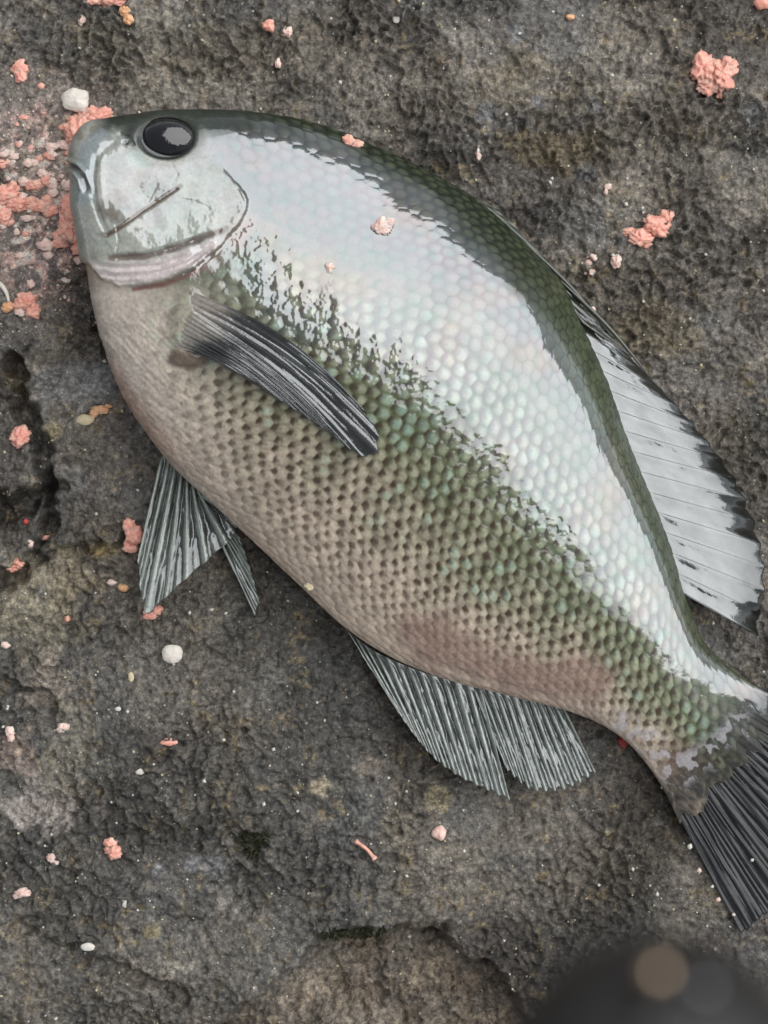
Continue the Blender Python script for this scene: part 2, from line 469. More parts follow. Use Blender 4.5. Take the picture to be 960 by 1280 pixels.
def rock_color(X, Y, Z):
    px, py = 480 + X / S, 640 - Y / S
    x, y = px / 100.0, py / 100.0
    base = np.ones(X.shape + (3,)) * np.array([0.066, 0.061, 0.056])
    a = smooth(-0.5, 0.6, fbm(x * 0.6, y * 0.6, 3, 70))[..., None]
    base = base * (1 - a) + np.array([0.083, 0.076, 0.066]) * a
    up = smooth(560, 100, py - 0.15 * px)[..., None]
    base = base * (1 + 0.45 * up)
    bl = (smooth(0.05, 0.6, fbm(x * 1.1, y * 1.1, 3, 80)) * 0.45)[..., None]
    base = base * (1 - bl) + np.array([0.062, 0.066, 0.068]) * bl
    low = smooth(-20, 60, py - 700) * smooth(340, 180, np.abs(px - 240 - 0.2 * (py - 1000)))
    base = base * (1 - 0.4 * low[..., None]) + np.array([0.052, 0.055, 0.054]) * 0.4 * low[..., None]
    br = smooth(0.0, 0.5, fbm(x * 0.45 + 3, y * 0.45, 3, 73))[..., None]; dk = smooth(0.05, 0.55, fbm(x * 0.5 - 5, y * 0.5 + 2, 3, 76))[..., None]
    base = base * (1 - 0.38 * br) + np.array([0.096, 0.084, 0.070]) * 0.38 * br
    base = base * (1 - 0.38 * dk)
    # ochre staining
    st = smooth(0.28, 0.75, fbm(x * 2.3, y * 2.3, 4, 90, 0.6))[..., None]
    st = st * smooth(-0.2, 0.5, fbm(x * 11, y * 11, 3, 91, 0.7))[..., None]
    base = base * (1 - 0.6 * st) + np.array([0.150, 0.118, 0.065]) * 0.6 * st
    jag = 22 * fbm(x * 2.5, y * 2.5, 3, 33)
    for qx, qy, rx, ry, c, k in ((65, 725, 50, 40, (0.20, 0.175, 0.125), .6), (40, 780, 60, 40, (0.16, 0.145, 0.11), .6), (20, 945, 30, 36, (0.20, 0.16, 0.145), .6),
                                (50, 1010, 50, 34, (0.22, 0.20, 0.19), .7), (65, 850, 40, 34, (0.20, 0.175, 0.15), .6), (60, 470, 40, 50, (0.13, 0.12, 0.10), .5),
                                (80, 940, 40, 60, (0.12, 0.112, 0.09), .5), (70, 540, 12, 10, (0.20, 0.17, 0.10), .6), (125, 690, 22, 12, (0.16, 0.12, 0.05), .7), (90, 480, 50, 34, (0.12, 0.12, 0.125), .8),
                                (400, 985, 14, 14, (0.30, 0.26, 0.19), .8), (455, 962, 22, 14, (0.19, 0.165, 0.14), .7), (500, 1040, 20, 40, (0.15, 0.135, 0.11), .6), (545, 1000, 16, 16, (0.16, 0.14, 0.09), .6),
                                (190, 1165, 14, 10, (0.18, 0.15, 0.075), .5), (220, 1215, 30, 12, (0.20, 0.19, 0.17), .5), (290, 1130, 26, 26, (0.13, 0.125, 0.115), .7), (700, 185, 60, 30, (0.14, 0.115, 0.07), .5),
                                (820, 410, 70, 40, (0.13, 0.11, 0.07), .45), (640, 100, 60, 40, (0.12, 0.105, 0.075), .5), (60, 200, 90, 120, (0.14, 0.115, 0.105), .55), (60, 330, 70, 60, (0.12, 0.10, 0.095), .5), (350, 60, 90, 40, (0.13, 0.115, 0.095), .5),
                                (200, 60, 90, 50, (0.13, 0.12, 0.10), .5), (885, 470, 40, 40, (0.06, 0.057, 0.053), .4), (900, 1000, 60, 60, (0.09, 0.085, 0.08), .5)):
        w = smooth(1.25, 0.5, np.hypot((px - qx) / rx, (py - qy) / ry) + jag / 34)[..., None] * k
        base = base * (1 - w) + np.array(c) * w
    # bait paste rubbed into the rock by the snout
    sm = smooth(1.15, 0.5, np.hypot((px - 45) / 75, (py - 250) / 130)) * smooth(0.02, 0.35, fbm(x * 5, y * 5, 4, 97, 0.65) + 0.10)
    base = base * (1 - 0.75 * sm[..., None]) + np.array([0.46, 0.31, 0.28]) * 0.75 * sm[..., None]
    # bluish lumps set in the rock
    for qx, qy, qr in ((610, 138, 14), (733, 215, 17), (645, 40, 12), (745, 130, 8), (940, 140, 20), (672, 128, 9), (130, 480, 26), (195, 525, 22), (270, 1085, 16), (240, 1080, 10), (195, 1088, 9)):
        w = smooth(qr * 1.2, qr * 0.5, np.hypot(px - qx, py - qy) + jag * 0.25)[..., None] * 0.75
        base = base * (1 - w) + np.array([0.105, 0.110, 0.118]) * w
    sl = smooth(-14, 30, sdist(px, py, LEDGE) + jag * 1.0)[..., None] * (0.55 + 0.45 * smooth(-0.3, 0.4, fbm(x * 1.6, y * 1.6, 3, 95)))[..., None]
    base = base * (1 - 0.85 * sl) + np.array([0.135, 0.112, 0.088]) * 0.85 * sl
    fine = (1 + 0.5 * fbm(x * 9, y * 9, 4, 99, 0.65))[..., None]
    return np.clip(base * fine * 1.9, 0.010, 0.6)

def axis_samples(lo, hi, far, step):
    core = np.arange(lo, hi + step, step)
    g = [step * 1.07 ** k for k in range(1, 90)]
    out = np.cumsum(g); out = out[out < far]
    return np.concatenate([(lo - out)[::-1], core, core[-1] + out])

xs = axis_samples(-0.158, 0.158, 0.9, 0.00062)
ys = axis_samples(-0.212, 0.205, 0.9, 0.00062)
GX, GY = np.meshgrid(xs, ys, indexing='ij')
GZ = rock_height(GX, GY)
rock = mesh_obj('rock_ground', np.stack([GX, GY, GZ], -1).reshape(-1, 3), grid_faces(len(xs), len(ys)), M_ROCK, col=rock_color(GX, GY, GZ).reshape(-1, 3), extra={'grain': rock_grain(480 + GX / S, 640 - GY / S).ravel()})
tag(rock, 'dark wet rough basalt rock with pits and ochre stains', kind='structure')

def rock_z(px, py):
    """rock height where the photograph shows pixel (px, py)"""
    z = 0.0
    for _ in range(3):
        p = P(px, py, z)
        z = float(rock_height(np.array([p[0]]), np.array([p[1]]))[0])
    return z

# ------------------------------------------------------------------ the fish: body
fish = bpy.data.objects.new('fish', None)
COL.objects.link(fish)
fish.empty_display_size = 0.02
tag(fish, 'wet olive green and silver fish lying on its side on dark rock', 'fish')

DORS = [(93, 200), (98, 178), (117, 159), (150, 154), (200, 147), (260, 143), (320, 146), (380, 155), (440, 173), (500, 199), (560, 228), (610, 260), (660, 303), (705, 352), (732, 410), (760, 473), (786, 542), (812, 610), (836, 672), (857, 738), (880, 800), (914, 838), (958, 864), (1000, 884)]
VENT = [(93, 200), (91, 212), (95, 230), (101, 254), (108, 292), (114, 335), (120, 385), (132, 436), (151, 486), (177, 532), (215, 582), (262, 626), (315, 675), (370, 727), (428, 782), (490, 822), (560, 850), (630, 868), (695, 884), (745, 902), (784, 928), (812, 960), (832, 992), (850, 1030)]
HH = [0, 14, 21.5, 25.8, 27.8, 28.8, 29.5, 30.1, 30.6, 31.1, 31.3, 31.1, 30.4, 29, 27, 24.8, 22, 19.5, 17, 14.6, 12, 8.6, 4.2, 0.7]      # half thickness, mm
ZC = [22.0, 22.0, 22.0, 22.2, 22.4, 22.6, 22.8, 23, 23.2, 23.3, 23.4, 23.2, 22.8, 22.2, 21.3, 20.2, 19, 17.8, 16.6, 15.2, 13.6, 12.2, 11, 10.3]
NU, NT, NB = 840, 430, 56
k = np.arange(len(DORS))
mid = (np.array(DORS) + np.array(VENT)) / 2
chord = np.concatenate([[0], np.cumsum(np.hypot(*np.diff(mid, axis=0).T))]); chord /= chord[-1]
w = np.linspace(0, 1, NU)
uu = np.where(w < 0.04, 0.04 * (w / 0.04) ** 1.8, w)

def cr(vals, u):
    """Catmull-Rom interpolation of station values over the chord parameter"""
    v = np.asarray(vals, float)
    if v.ndim == 1: v = v[:, None]
    f = np.interp(u, chord, np.arange(len(chord)))
    i = np.clip(f.astype(int), 0, len(v) - 2); t = (f - i)[:, None]
    a = v[np.clip(i - 1, 0, len(v) - 1)]; b = v[i]; c = v[i + 1]; d = v[np.clip(i + 2, 0, len(v) - 1)]
    return 0.5 * (2 * b + (c - a) * t + (2 * a - 5 * b + 4 * c - d) * t ** 2 + (3 * b - a - 3 * c + d) * t ** 3)

def smooth1(a, n):
    kern = np.hanning(2 * n + 3)[1:-1]; kern /= kern.sum()
    pad = np.concatenate([np.repeat(a[:1], n, 0), a, np.repeat(a[-1:], n, 0)])
    return np.stack([np.convolve(pad[:, c], kern, 'valid') for c in range(a.shape[1])], -1)

D2 = cr(DORS, uu); V2 = cr(VENT, uu)
hh = np.clip(cr(HH, uu)[:, 0], 0, None) * 0.001
hh = np.where(uu < chord[2], np.sqrt(np.clip(uu / chord[2], 0, 1)) * 0.0217, hh)
zc = smooth1(cr(ZC, uu), 12)[:, 0] * 0.001
Dp = P(D2[:, 0], D2[:, 1], zc); Vp = P(V2[:, 0], V2[:, 1], zc)
phi = np.concatenate([np.linspace(0, np.pi, NT, endpoint=False), np.linspace(np.pi, 2 * np.pi, NB, endpoint=False)])
# crowd the top samples less at the rims
c_, s_ = np.cos(phi), np.sin(phi)
NV = len(phi)
C = (Dp + Vp) / 2; Hf = (Dp - Vp) / 2
# section shape along the body: thickness factor, how far the thickest line sits towards the back, roundness
US = [0.05, 0.15, 0.3, 0.45, 0.6, 0.75, 0.9]
def along_body(vals): return smooth1(np.interp(uu, US, vals)[:, None], 30)[:, 0]
hh = hh * along_body([1.1, 0.907, 0.955, 1.1, 0.905, 0.888, 0.863])
skew = along_body([-0.25, -0.225, -0.013, 0.20, 0.288, 0.305, 0.292])
expo = along_body([0.50, 0.50, 0.966, 1.28, 1.28, 1.116, 0.687])[:, None]
B0 = C[:, None] + Hf[:, None] * (c_[None, :] + skew[:, None] * (1 - c_[None, :] ** 2))[..., None]
prof = np.sign(s_)[None, :] * np.abs(s_)[None, :] ** expo
B0[..., 2] = zc[:, None] + np.where(s_[None, :] > 0, hh[:, None] * prof, np.minimum(hh, zc + 0.002)[:, None] * prof)

# the back rolls down more sharply towards its ridge
xx_ = c_[None, :] + skew[:, None] * (1 - c_[None, :] ** 2)
roll = (smooth(0.30, 0.46, uu) * smooth(0.95, 0.84, uu))[:, None]
B0[..., 2] -= 0.038 * np.clip(xx_ - 0.66, 0, None) ** 2 * roll * (s_[None, :] > 0)
B0[..., 2] -= 0.038 * np.clip(xx_ - 0.66, 0, None) ** 2 * roll * (s_[None, :] <= 0)

def grid_normals(G):
    du = np.gradient(G, axis=0)
    dv = np.roll(G, -1, 1) - np.roll(G, 1, 1)
    n = np.cross(du, dv)
    n /= np.linalg.norm(n, axis=-1)[..., None] + 1e-15
    return n
N0 = grid_normals(B0)
if N0[NU // 2, NT // 2, 2] < 0: N0 = -N0
PX, PY = to_px(B0)
TOP = s_ > -1e-6

# body coordinates in millimetres: along the flank and across it
along = np.concatenate([[0], np.cumsum(np.linalg.norm(np.diff(C, axis=0), axis=1))]) * 1000
dl = np.linalg.norm(np.diff(B0, axis=1, append=B0[:, :1]), axis=-1)
across = np.cumsum(dl, axis=1) - dl
across = (across - across[:, NT // 2:NT // 2 + 1]) * 1000      # negative towards the back
AL = np.broadcast_to(along[:, None], across.shape)
# real length along each row of equal phi, so cells keep their shape where the body bends
du_ = np.linalg.norm(np.diff(B0, axis=0, prepend=B0[:1]), axis=-1)
ALr = 0.45 * AL + 0.55 * np.cumsum(du_, axis=0) * 1000
tt = c_[None, :] * np.ones((NU, 1))             # +1 at the back edge, -1 at the belly edge

# scale lattice: index coordinates whose spacing shrinks towards edges and throat
sz_across = 5.0 - 1.1 * smooth(0.55, 1.0, np.abs(tt))
half = np.maximum(np.abs(across[:, :1]), 1)
BE = across / 4.75 * (1 + 0.16 * (np.abs(across) / (half + 1e-6)) ** 2)
AE = ALr / 5.15
AE = AE + 2.2 * smooth(120, 0, ALr)             # smaller towards the throat
AE = AE + 0.10 * perlin(PX / 45, PY / 45, 61); BE = BE + 0.10 * perlin(PX / 45, PY / 45, 62)

def scale_field(A, Bq):
    row0 = np.floor(Bq).astype(int)
    best = np.full(A.shape, -9.0); sid = np.zeros(A.shape, np.int64); ldx = np.zeros(A.shape); ldy = np.zeros(A.shape); second = np.full(A.shape, -9.0)
    for dr in (-1, 0, 1, 2):
        row = row0 + dr
        off = (row & 1) * 0.5
        ci = np.floor(A - off).astype(int)
        for dc in (-1, 0, 1, 2):
            cidx = ci + dc
            h = _perm[(_perm[cidx & 511] + row) & 511]; h2 = _perm[(h + 57) & 511]
            cx = cidx + off + (h / 512 - 0.5) * 0.36
            cy = row + (h2 / 512 - 0.5) * 0.30
            dx = A - cx; dy = Bq - cy
            val = 1 - (dx * dx * 1.05 + dy * dy * 0.95) * 1.6 + 0.20 * dx + (h2 / 512 - 0.5) * 0.12
            m = val > best
            second = np.where(m, best, np.maximum(second, val))
            ldx = np.where(m, dx, ldx); ldy = np.where(m, dy, ldy)
            sid = np.where(m, cidx * 1000 + (row + 300), sid)
            best = np.where(m, val, best)
    return best, second, ldx, ldy, sid
sc_h, sc_h2, ldx, ldy, SID = scale_field(AE, BE)
edge = smooth(0.0, 0.35, sc_h - sc_h2)

# head outline (rear edge of the gill cover) and scaleless area
GILL = [(284, 214), (300, 232), (311, 250), (309, 268), (298, 286), (284, 302), (266, 320), (244, 336), (214, 350), (184, 358), (152, 360), (126, 350), (112, 330)]
HEAD = GILL + [(60, 330), (40, 100), (300, 100), (262, 160), (268, 196)]
shead = sdist(PX, PY, HEAD)
n_lo = fbm(PX / 60, PY / 60, 3, 111); n_md = fbm(PX / 18, PY / 18, 3, 121); n_hi = fbm(PX / 5, PY / 5, 3, 131)

scale_amt = smooth(6, 26, -shead)
scale_amt *= 0.35 + 0.65 * smooth(-40, 130, -shead)
scale_amt *= 1 - 0.75 * smooth(150, 40, PX - 100 + (PY - 400) * -0.15) * smooth(330, 380, PY)      # throat is nearly smooth
peduncle = smooth(840, 900, PX * 0.55 + PY * 0.55 - 40 + 0 * PX)

# wet slime that levels the relief on the shoulder and frays towards the belly
SHOULDER = [(290, 170), (420, 190), (520, 240), (560, 300), (540, 370), (500, 470), (470, 480), (400, 430), (340, 370), (320, 330), (312, 260)]
film_sh = smooth(-25, 45, sdist(PX, PY, SHOULDER) + 30 * n_lo)
FRAY = [(500, 470), (545, 540), (600, 590), (650, 640), (690, 670)]
fd, _ = seg_dist(PX, PY, FRAY)
film_fr = smooth(48, 14, fd + 12 * n_lo)
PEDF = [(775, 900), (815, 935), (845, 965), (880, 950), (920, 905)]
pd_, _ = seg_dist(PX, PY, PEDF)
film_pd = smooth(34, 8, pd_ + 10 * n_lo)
BANDC = [(520, 330), (640, 450), (740, 600), (810, 720), (870, 830), (930, 880)]
bd, _ = seg_dist(PX, PY, BANDC)
film_bd = smooth(150, 90, bd)

relief = 0.00040 * (sc_h - 0.62) * scale_amt
relief += 0.00006 * edge * scale_amt
level = -0.00002 + 0.00012 * n_md + 0.00005 * n_hi
for fmask, kk in ((film_sh, 0.92), (film_fr, 0.75), (film_pd, 0.8)):
    filled = np.maximum(relief, level + 0.00006) * (1 - kk) + kk * (np.maximum(relief * 0.45, level) )
    relief = relief * (1 - fmask) + filled * fmask
relief *= 1 - 0.25 * film_bd
relief *= 1 + 0.5 * smooth(0.62, 0.8, tt)

disp = relief.copy()
# gill cover and head relief
jagg = 1.5 * n_md
flap = smooth(-1.0, 4.5, shead + jagg) * smooth(120, 70, seg_dist(PX, PY, GILL)[0]) * smooth(196, 232, PY)
disp += 0.0021 * flap
LIPB = [(118, 322), (140, 322), (180, 321), (212, 313), (240, 304), (262, 295), (284, 288)]
d, r = seg_dist(PX, PY, LIPB)
disp -= 0.0013 * smooth(7, 1, d) * smooth(0.0, 0.25, r) * smooth(1.0, 0.65, r)
belowA = smooth(0, 14, PY - np.interp(PX, [x for x, _ in LIPB], [y for _, y in LIPB])) * smooth(-2, 4, shead) * smooth(300, 280, PX) * smooth(105, 118, PX)
disp -= 0.0006 * belowA
for poly, dep, ww in (([(112, 338), (145, 346), (190, 344), (235, 330), (268, 308)], 0.0011, 5), ([(110, 328), (150, 335), (200, 333), (245, 317)], 0.0008, 4), ([(116, 346), (150, 353), (185, 352)], 0.0007, 3.5)):
    d, r = seg_dist(PX, PY, poly)
    disp -= dep * smooth(ww, 0.5, d) * smooth(0, .15, r) * smooth(1, .8, r)
PREOP = [(118, 296), (136, 294), (152, 284), (176, 266), (204, 248), (226, 234)]
dpre, rpre = seg_dist(PX, PY, PREOP)
disp -= 0.0006 * smooth(4.5, 0.8, dpre) * smooth(0, .08, rpre) * smooth(1.0, .93, rpre)
disp += 0.0005 * smooth(12, 3, seg_dist(PX, PY, [(142, 300), (180, 274), (224, 244)])[0])
MAXI = [(150, 176), (132, 184), (120, 200), (116, 226), (120, 252), (128, 276), (136, 292)]
dmx, rmx = seg_dist(PX, PY, MAXI)
disp -= 0.0006 * smooth(6, 0.8, dmx) * smooth(0, .1, rmx)
disp += 0.0006 * smooth(14, 2, seg_dist(PX, PY, [(124, 172), (110, 190), (105, 215), (109, 240)])[0])
MOUTH = [(86, 206), (96, 211), (105, 221), (111, 236), (112, 246)]
dmo, rmo = seg_dist(PX, PY, MOUTH)
disp -= 0.0013 * smooth(4.5, 0.8, dmo) * smooth(1.0, 0.75, rmo)
disp += 0.0010 * smooth(10, 5, dmo) * smooth(3, 5, dmo) * smooth(1.0, 0.7, rmo)
disp -= 0.0012 * smooth(4.5, 1.5, np.hypot((PX - 158) * 0.8, PY - 178))
disp += 0.0005 * smooth(8, 2, seg_dist(PX, PY, [(126, 190), (124, 226), (130, 260)])[0])
EYE = (208, 173)
de = np.hypot((PX - EYE[0]) / 38, (PY - EYE[1]) / 28)
disp -= 0.0022 * smooth(1.02, 0.72, de)
disp += 0.0005 * smooth(1.5, 1.12, de) * smooth(0.9, 1.1, de)
disp -= 0.0007 * smooth(4, 1, seg_dist(PX, PY, [(150, 168), (160, 172), (166, 180)])[0])
headm = smooth(-2, 10, shead) * smooth(150, 240, PY + 20 * n_lo) + smooth(-70, 20, shead + 20 * n_lo) * smooth(240, 150, PY + 20 * n_lo)
disp += headm * (0.00007 * n_md + 0.00003 * n_hi) + 0.0003 * headm * n_lo * 0.6
for poly, ww in (([(215, 206), (222, 220), (214, 232)], 2.2), ([(232, 203), (252, 196), (268, 194)], 2.0), ([(196, 232), (190, 244), (186, 252)], 1.8), ([(228, 250), (246, 254), (262, 262)], 2.0), ([(146, 282), (150, 300), (146, 316)], 2.5), ([(286, 226), (298, 240), (306, 256)], 2.5)):
    disp -= 0.00022 * smooth(ww, 0.4, seg_dist(PX, PY, poly)[0] + 0.7 * n_md)
# pectoral root: fleshy fold
disp += 0.0022 * smooth(1.2, 0.3, np.hypot((PX - 236) / 26, (PY - 410) / 46))
disp += 0.0016 * smooth(1.15, 0.4, np.hypot((PX - 232) / 24, (PY - 446) / 13))
disp -= 0.0012 * smooth(1.2, 0.4, np.hypot((PX - 236) / 24, (PY - 462) / 7))
# creased soft belly and throat
thr = smooth(360, 420, PY) * smooth(330, 200, PX)
disp += thr * (0.00022 * perlin((PX + PY) / 26, (PX - PY) / 7, 141) + 0.0001 * n_hi)
disp += 0.0005 * fbm(PX / 150, PY / 150, 2, 113) * (1 - headm)
# groove above the anal fin sheath
dan, ran = seg_dist(PX, PY, [(470, 790), (540, 828), (610, 852), (690, 872)])
disp -= 0.0004 * smooth(7, 1, dan) * smooth(0, .2, ran)
disp *= np.where(TOP, smooth(0, 0.10, s_), 0)[None, :] * smooth(0.0, 0.02, uu)[:, None] * smooth(1.0, 0.96, uu)[:, None] + 0.0
BODY = B0 + N0 * disp[..., None]
tail_dir = C[-1] - C[-30]; tail_dir /= np.linalg.norm(tail_dir)
BODY = BODY + tail_dir * (smooth(0.95, 1.0, uu)[:, None] * (0.0045 * perlin(tt * 5.5, 0 * tt + 3.3, 171) + 0.002 * perlin(tt * 17, 0 * tt + 1.3, 172)))[..., None]
# the slime film follows the skin only loosely: its own smoother surface
feats = disp - relief * np.where(TOP, smooth(0, 0.10, s_), 0)[None, :]
fray2 = smooth(46, 12, seg_dist(PX, PY, [(318, 300), (345, 365), (395, 415), (455, 455), (505, 465)])[0] + 14 * n_lo)
follow = 0.13 + 0.10 * smooth(0.5, 0.75, tt) + 0.75 * film_fr + 0.35 * fray2 + 0.5 * film_pd + 0.5 * smooth(-0.2, -0.5, tt)
fdisp = feats * 0.55 + np.clip(follow, 0, 1) * relief + (0.000035 + 0.00022 * fray2 + 0.00012 * film_fr + 0.00012 * film_pd) * n_md * 0.6 + 0.00012 * fbm(PX / 40, PY / 40, 2, 161)
fdisp = fdisp + (0.00006 * fray2 + 0.00005 * film_fr + 0.00004 * film_pd) * n_hi
FN = grid_normals(B0 + N0 * fdisp[..., None])
if FN[NU // 2, NT // 2, 2] < 0: FN = -FN

# natural colouring, with some glare, glints and shade painted in
def lerp(a, b, k): return a * (1 - k[..., None]) + np.array(b) * k[..., None]
colr = np.ones(PX.shape + (3,)) * np.array([0.085, 0.100, 0.046])
colr = lerp(colr, (0.016, 0.022, 0.012), smooth(0.25, 0.55, tt))
bel = smooth(-0.25, -0.90, tt + 0.12 * n_lo)
colr = lerp(colr, (0.40, 0.325, 0.262), bel)
gr = smooth(560, 760, PX + 0.25 * PY - 120) * smooth(0.9, 0.2, bel)
colr = lerp(colr, (0.105, 0.130, 0.072), 0.6 * gr)
thr2 = smooth(120, -60, (PX - 215) + (500 - PY) * 0.05) * smooth(340, 372, PY)
colr = lerp(colr, (0.56, 0.50, 0.44), thr2)
colr = lerp(colr, (0.40, 0.27, 0.215), smooth(0.80, 0.985, -tt) * smooth(420, 470, PY) * smooth(620, 540, PY) * 0.8)
# scale by scale: brown base spot, pale green rim
spot = smooth(0.54, 0.12, np.hypot((ldx + 0.34) * 0.95, (ldy - 0.04) * 0.90) + 0.10 * n_hi + 0.06 * n_md) * scale_amt
low = smooth(0.34, 0.05, tt) * smooth(-1.0, -0.86, tt)
hsh = _perm[(SID * 7 % 509).astype(int)] / 512.0
rim = smooth(0.56, 0.20, np.hypot((ldx - 0.16) * 0.9, ldy)) * scale_amt * edge ** 0.5
rim = rim * (0.6 + 0.4 * smooth(-0.3, 0.3, ldx - ldy))
colr = lerp(colr, (0.37, 0.395, 0.27), rim * low * 0.6 * (1 - 0.5 * bel))
colr = lerp(colr, (0.58, 0.49, 0.41), rim * low * 0.5 * bel)
colr = lerp(colr, (0.040, 0.022, 0.009), spot * low * (0.80 + 0.2 * hsh) * (1 - 0.7 * thr2) * (1 - 0.35 * smooth(-0.6, -0.95, tt)))
colr = lerp(colr, (0.22, 0.42, 0.36), rim * low * 0.28 * (hsh > 0.60) * smooth(0.1, -0.1, bel - 0.5) * smooth(0.05, 0.4, n_lo + 0.2))  # teal glints painted into the colour of some scales
bk = scale_amt * smooth(0.25, 0.6, tt)
colr = lerp(colr, (0.055, 0.070, 0.038), smooth(0.46, 0.2, np.hypot(ldx - 0.12, ldy)) * bk * 0.7)
colr = lerp(colr, (0.010, 0.012, 0.008), (1 - edge) * bk * 0.8)
colr *= (0.84 + 0.34 * hsh * scale_amt)[..., None]
# bronze flush above the anal fin, teal sheen near the fin tip
colr = lerp(colr, (0.25, 0.165, 0.135), 0.75 * smooth(44, 8, seg_dist(PX, PY, [(520, 790), (600, 830), (690, 850), (740, 850)])[0] + 12 * n_lo))
colr = lerp(colr, (0.19, 0.30, 0.235), 0.55 * smooth(60, 16, np.hypot(PX - 520, (PY - 520)) + 18 * n_lo) * rim)
colr = lerp(colr, (0.045, 0.062, 0.036), 0.8 * smooth(26, 6, seg_dist(PX, PY, [(320, 350), (345, 385), (380, 415)])[0] + 10 * n_md))
colr = lerp(colr, (0.115, 0.078, 0.062), 0.7 * smooth(46, 12, np.hypot(PX - 850, PY - 960) + 12 * n_lo))
# head
hc = np.ones(PX.shape + (3,)) * np.array([0.310, 0.318, 0.288])
hc = lerp(hc, (0.33, 0.35, 0.31), smooth(0.1, 0.7, n_lo) * 0.7)
hc = lerp(hc, (0.20, 0.185, 0.13), smooth(0.2, 0.8, fbm(PX / 25, PY / 25, 3, 151)) * 0.6)
hc = lerp(hc, (0.37, 0.40, 0.35), smooth(40, 10, seg_dist(PX, PY, [(150, 308), (200, 300), (262, 280)])[0]) * 0.7)
hc = lerp(hc, (0.030, 0.038, 0.030), np.maximum(smooth(0.45, 0.85, tt + 0.12 * n_lo) * smooth(130, 170, PX), smooth(180, 158, PY + 8 * n_md) * smooth(112, 140, PX)))
hc = lerp(hc, (0.22, 0.265, 0.275), smooth(16, 6, seg_dist(PX, PY, [(124, 172), (110, 190), (104, 215), (109, 245)])[0]) * 0.8)
hc = lerp(hc, (0.60, 0.54, 0.53), belowA)
hc = lerp(hc, (0.09, 0.085, 0.085), smooth(3.0, 0.6, dmo) * smooth(1.0, 0.8, rmo))
hc = lerp(hc, (0.02, 0.02, 0.02), smooth(3.6, 1.5, np.hypot((PX - 158) * 0.8, PY - 178)))
hc = lerp(hc, (0.115, 0.072, 0.056), smooth(6, 1.5, seg_dist(PX, PY, LIPB[1:])[0] + 2 * n_md) * 0.85)
hc = lerp(hc, (0.115, 0.080, 0.050), smooth(4.5, 1.5, dpre) * smooth(.05, .15, rpre))
hc = lerp(hc, (0.11, 0.085, 0.05), 0.5 * np.maximum(smooth(9, 3, np.hypot(PX - 197, PY - 266) + 4 * n_md), smooth(11, 3, np.hypot(PX - 205, PY - 283) + 5 * n_md)))
hc = lerp(hc, (0.12, 0.10, 0.06), 0.6 * smooth(22, 6, np.hypot(PX - 146, PY - 262) + 9 * n_md))
colr = lerp(colr, 0, 0 * tt) * (1 - headm[..., None]) + hc * headm[..., None]
# red gill under the flap with its shadow painted in, brown fold of the pectoral root
colr = lerp(colr, (0.12, 0.035, 0.028), 0.8 * smooth(5, 1, seg_dist(PX, PY, [(168, 361), (205, 356), (242, 341), (262, 328)])[0]) * (1 - headm))
colr = lerp(colr, (0.17, 0.115, 0.075), 0.7 * smooth(16, 5, seg_dist(PX, PY, [(262, 332), (290, 306), (312, 276)])[0]) * (1 - headm))
colr = lerp(colr, (0.155, 0.115, 0.085), 0.85 * smooth(1.2, 0.7, np.hypot((PX - 234) / 24, (PY - 449) / 13)))
colr = lerp(colr, (0.02, 0.024, 0.02), smooth(1.05, 0.9, de))
colr = lerp(colr, (0.035, 0.042, 0.034), smooth(1.45, 1.05, de) * smooth(196, 165, PY + 0.25 * (PX - 208)) * 0.9)
colr = lerp(colr, (0.30, 0.42, 0.36), smooth(12, 3, seg_dist(PX, PY, [(168, 196), (180, 206)])[0]) * 0.6)
colr = lerp(colr, (0.030, 0.030, 0.027), smooth(0.925, 0.97, uu)[:, None] * np.ones_like(tt) * np.clip(0.85 + 0.3 * n_md, 0, 1))
colr = np.clip(colr * (1 + 0.16 * n_md + 0.12 * n_hi)[..., None], 0.004, 0.8)
colr = lerp(colr, (0.46, 0.45, 0.48), 0.6 * smooth(26, 6, pd_ + 8 * n_lo) * smooth(0.02, 0.16, n_md) * smooth(0.99, 0.96, uu)[:, None])  # pale wet glare at the tail base, painted as whitish slime colour
# how much pearly film lies on the skin
film = 2.4 + 0.0 * tt
film = film * (1 - 0.45 * thr2) * (1 - 0.40 * bel * (1 - headm))
silv = smooth(0.75, 0.1, np.hypot(ldx - 0.14, ldy + 0.10)) * (0.35 + 0.65 * edge)
film = film * (1 - scale_amt * (1 - film_sh * 0.8) * (0.16 * (1 - silv) + 0.08 * (1 - hsh)))
film = film * 1.28
SKY_BAND_EDGE = [(330, 160), (400, 178), (475, 222), (546, 268), (587, 312), (633, 358), (667, 396), (712, 440), (732, 486), (768, 536), (806, 638), (842, 746), (866, 782), (908, 840), (960, 862)]
se_d, se_r = seg_dist(PX, PY, SKY_BAND_EDGE)
se_side = np.where(inside(PX, PY, SKY_BAND_EDGE + [(960, 1300), (100, 1300), (100, 200)]), 1, -1)
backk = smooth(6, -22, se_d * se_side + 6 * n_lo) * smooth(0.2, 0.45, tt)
film = film * (1 - 0.80 * backk * (1 - headm))          # little silver in the dark back; edge of the sky reflection drawn in too
film = film * (1 - 0.72 * smooth(0.0, -0.32, tt) * (1 - headm))
film = film * (1 - 0.5 * smooth(1.5, 1.1, de)) * (1 - 0.65 * smooth(0.94, 0.99, uu)[:, None])
film = film * (1 - 0.6 * smooth(176, 158, PY) * headm)
film = film * (1 - 0.42 * headm)

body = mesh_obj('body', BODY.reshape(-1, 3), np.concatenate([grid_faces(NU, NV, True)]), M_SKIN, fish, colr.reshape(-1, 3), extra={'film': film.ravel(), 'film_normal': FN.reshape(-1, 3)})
tag(body, 'deep oval scaly body with dark green back and pale belly')
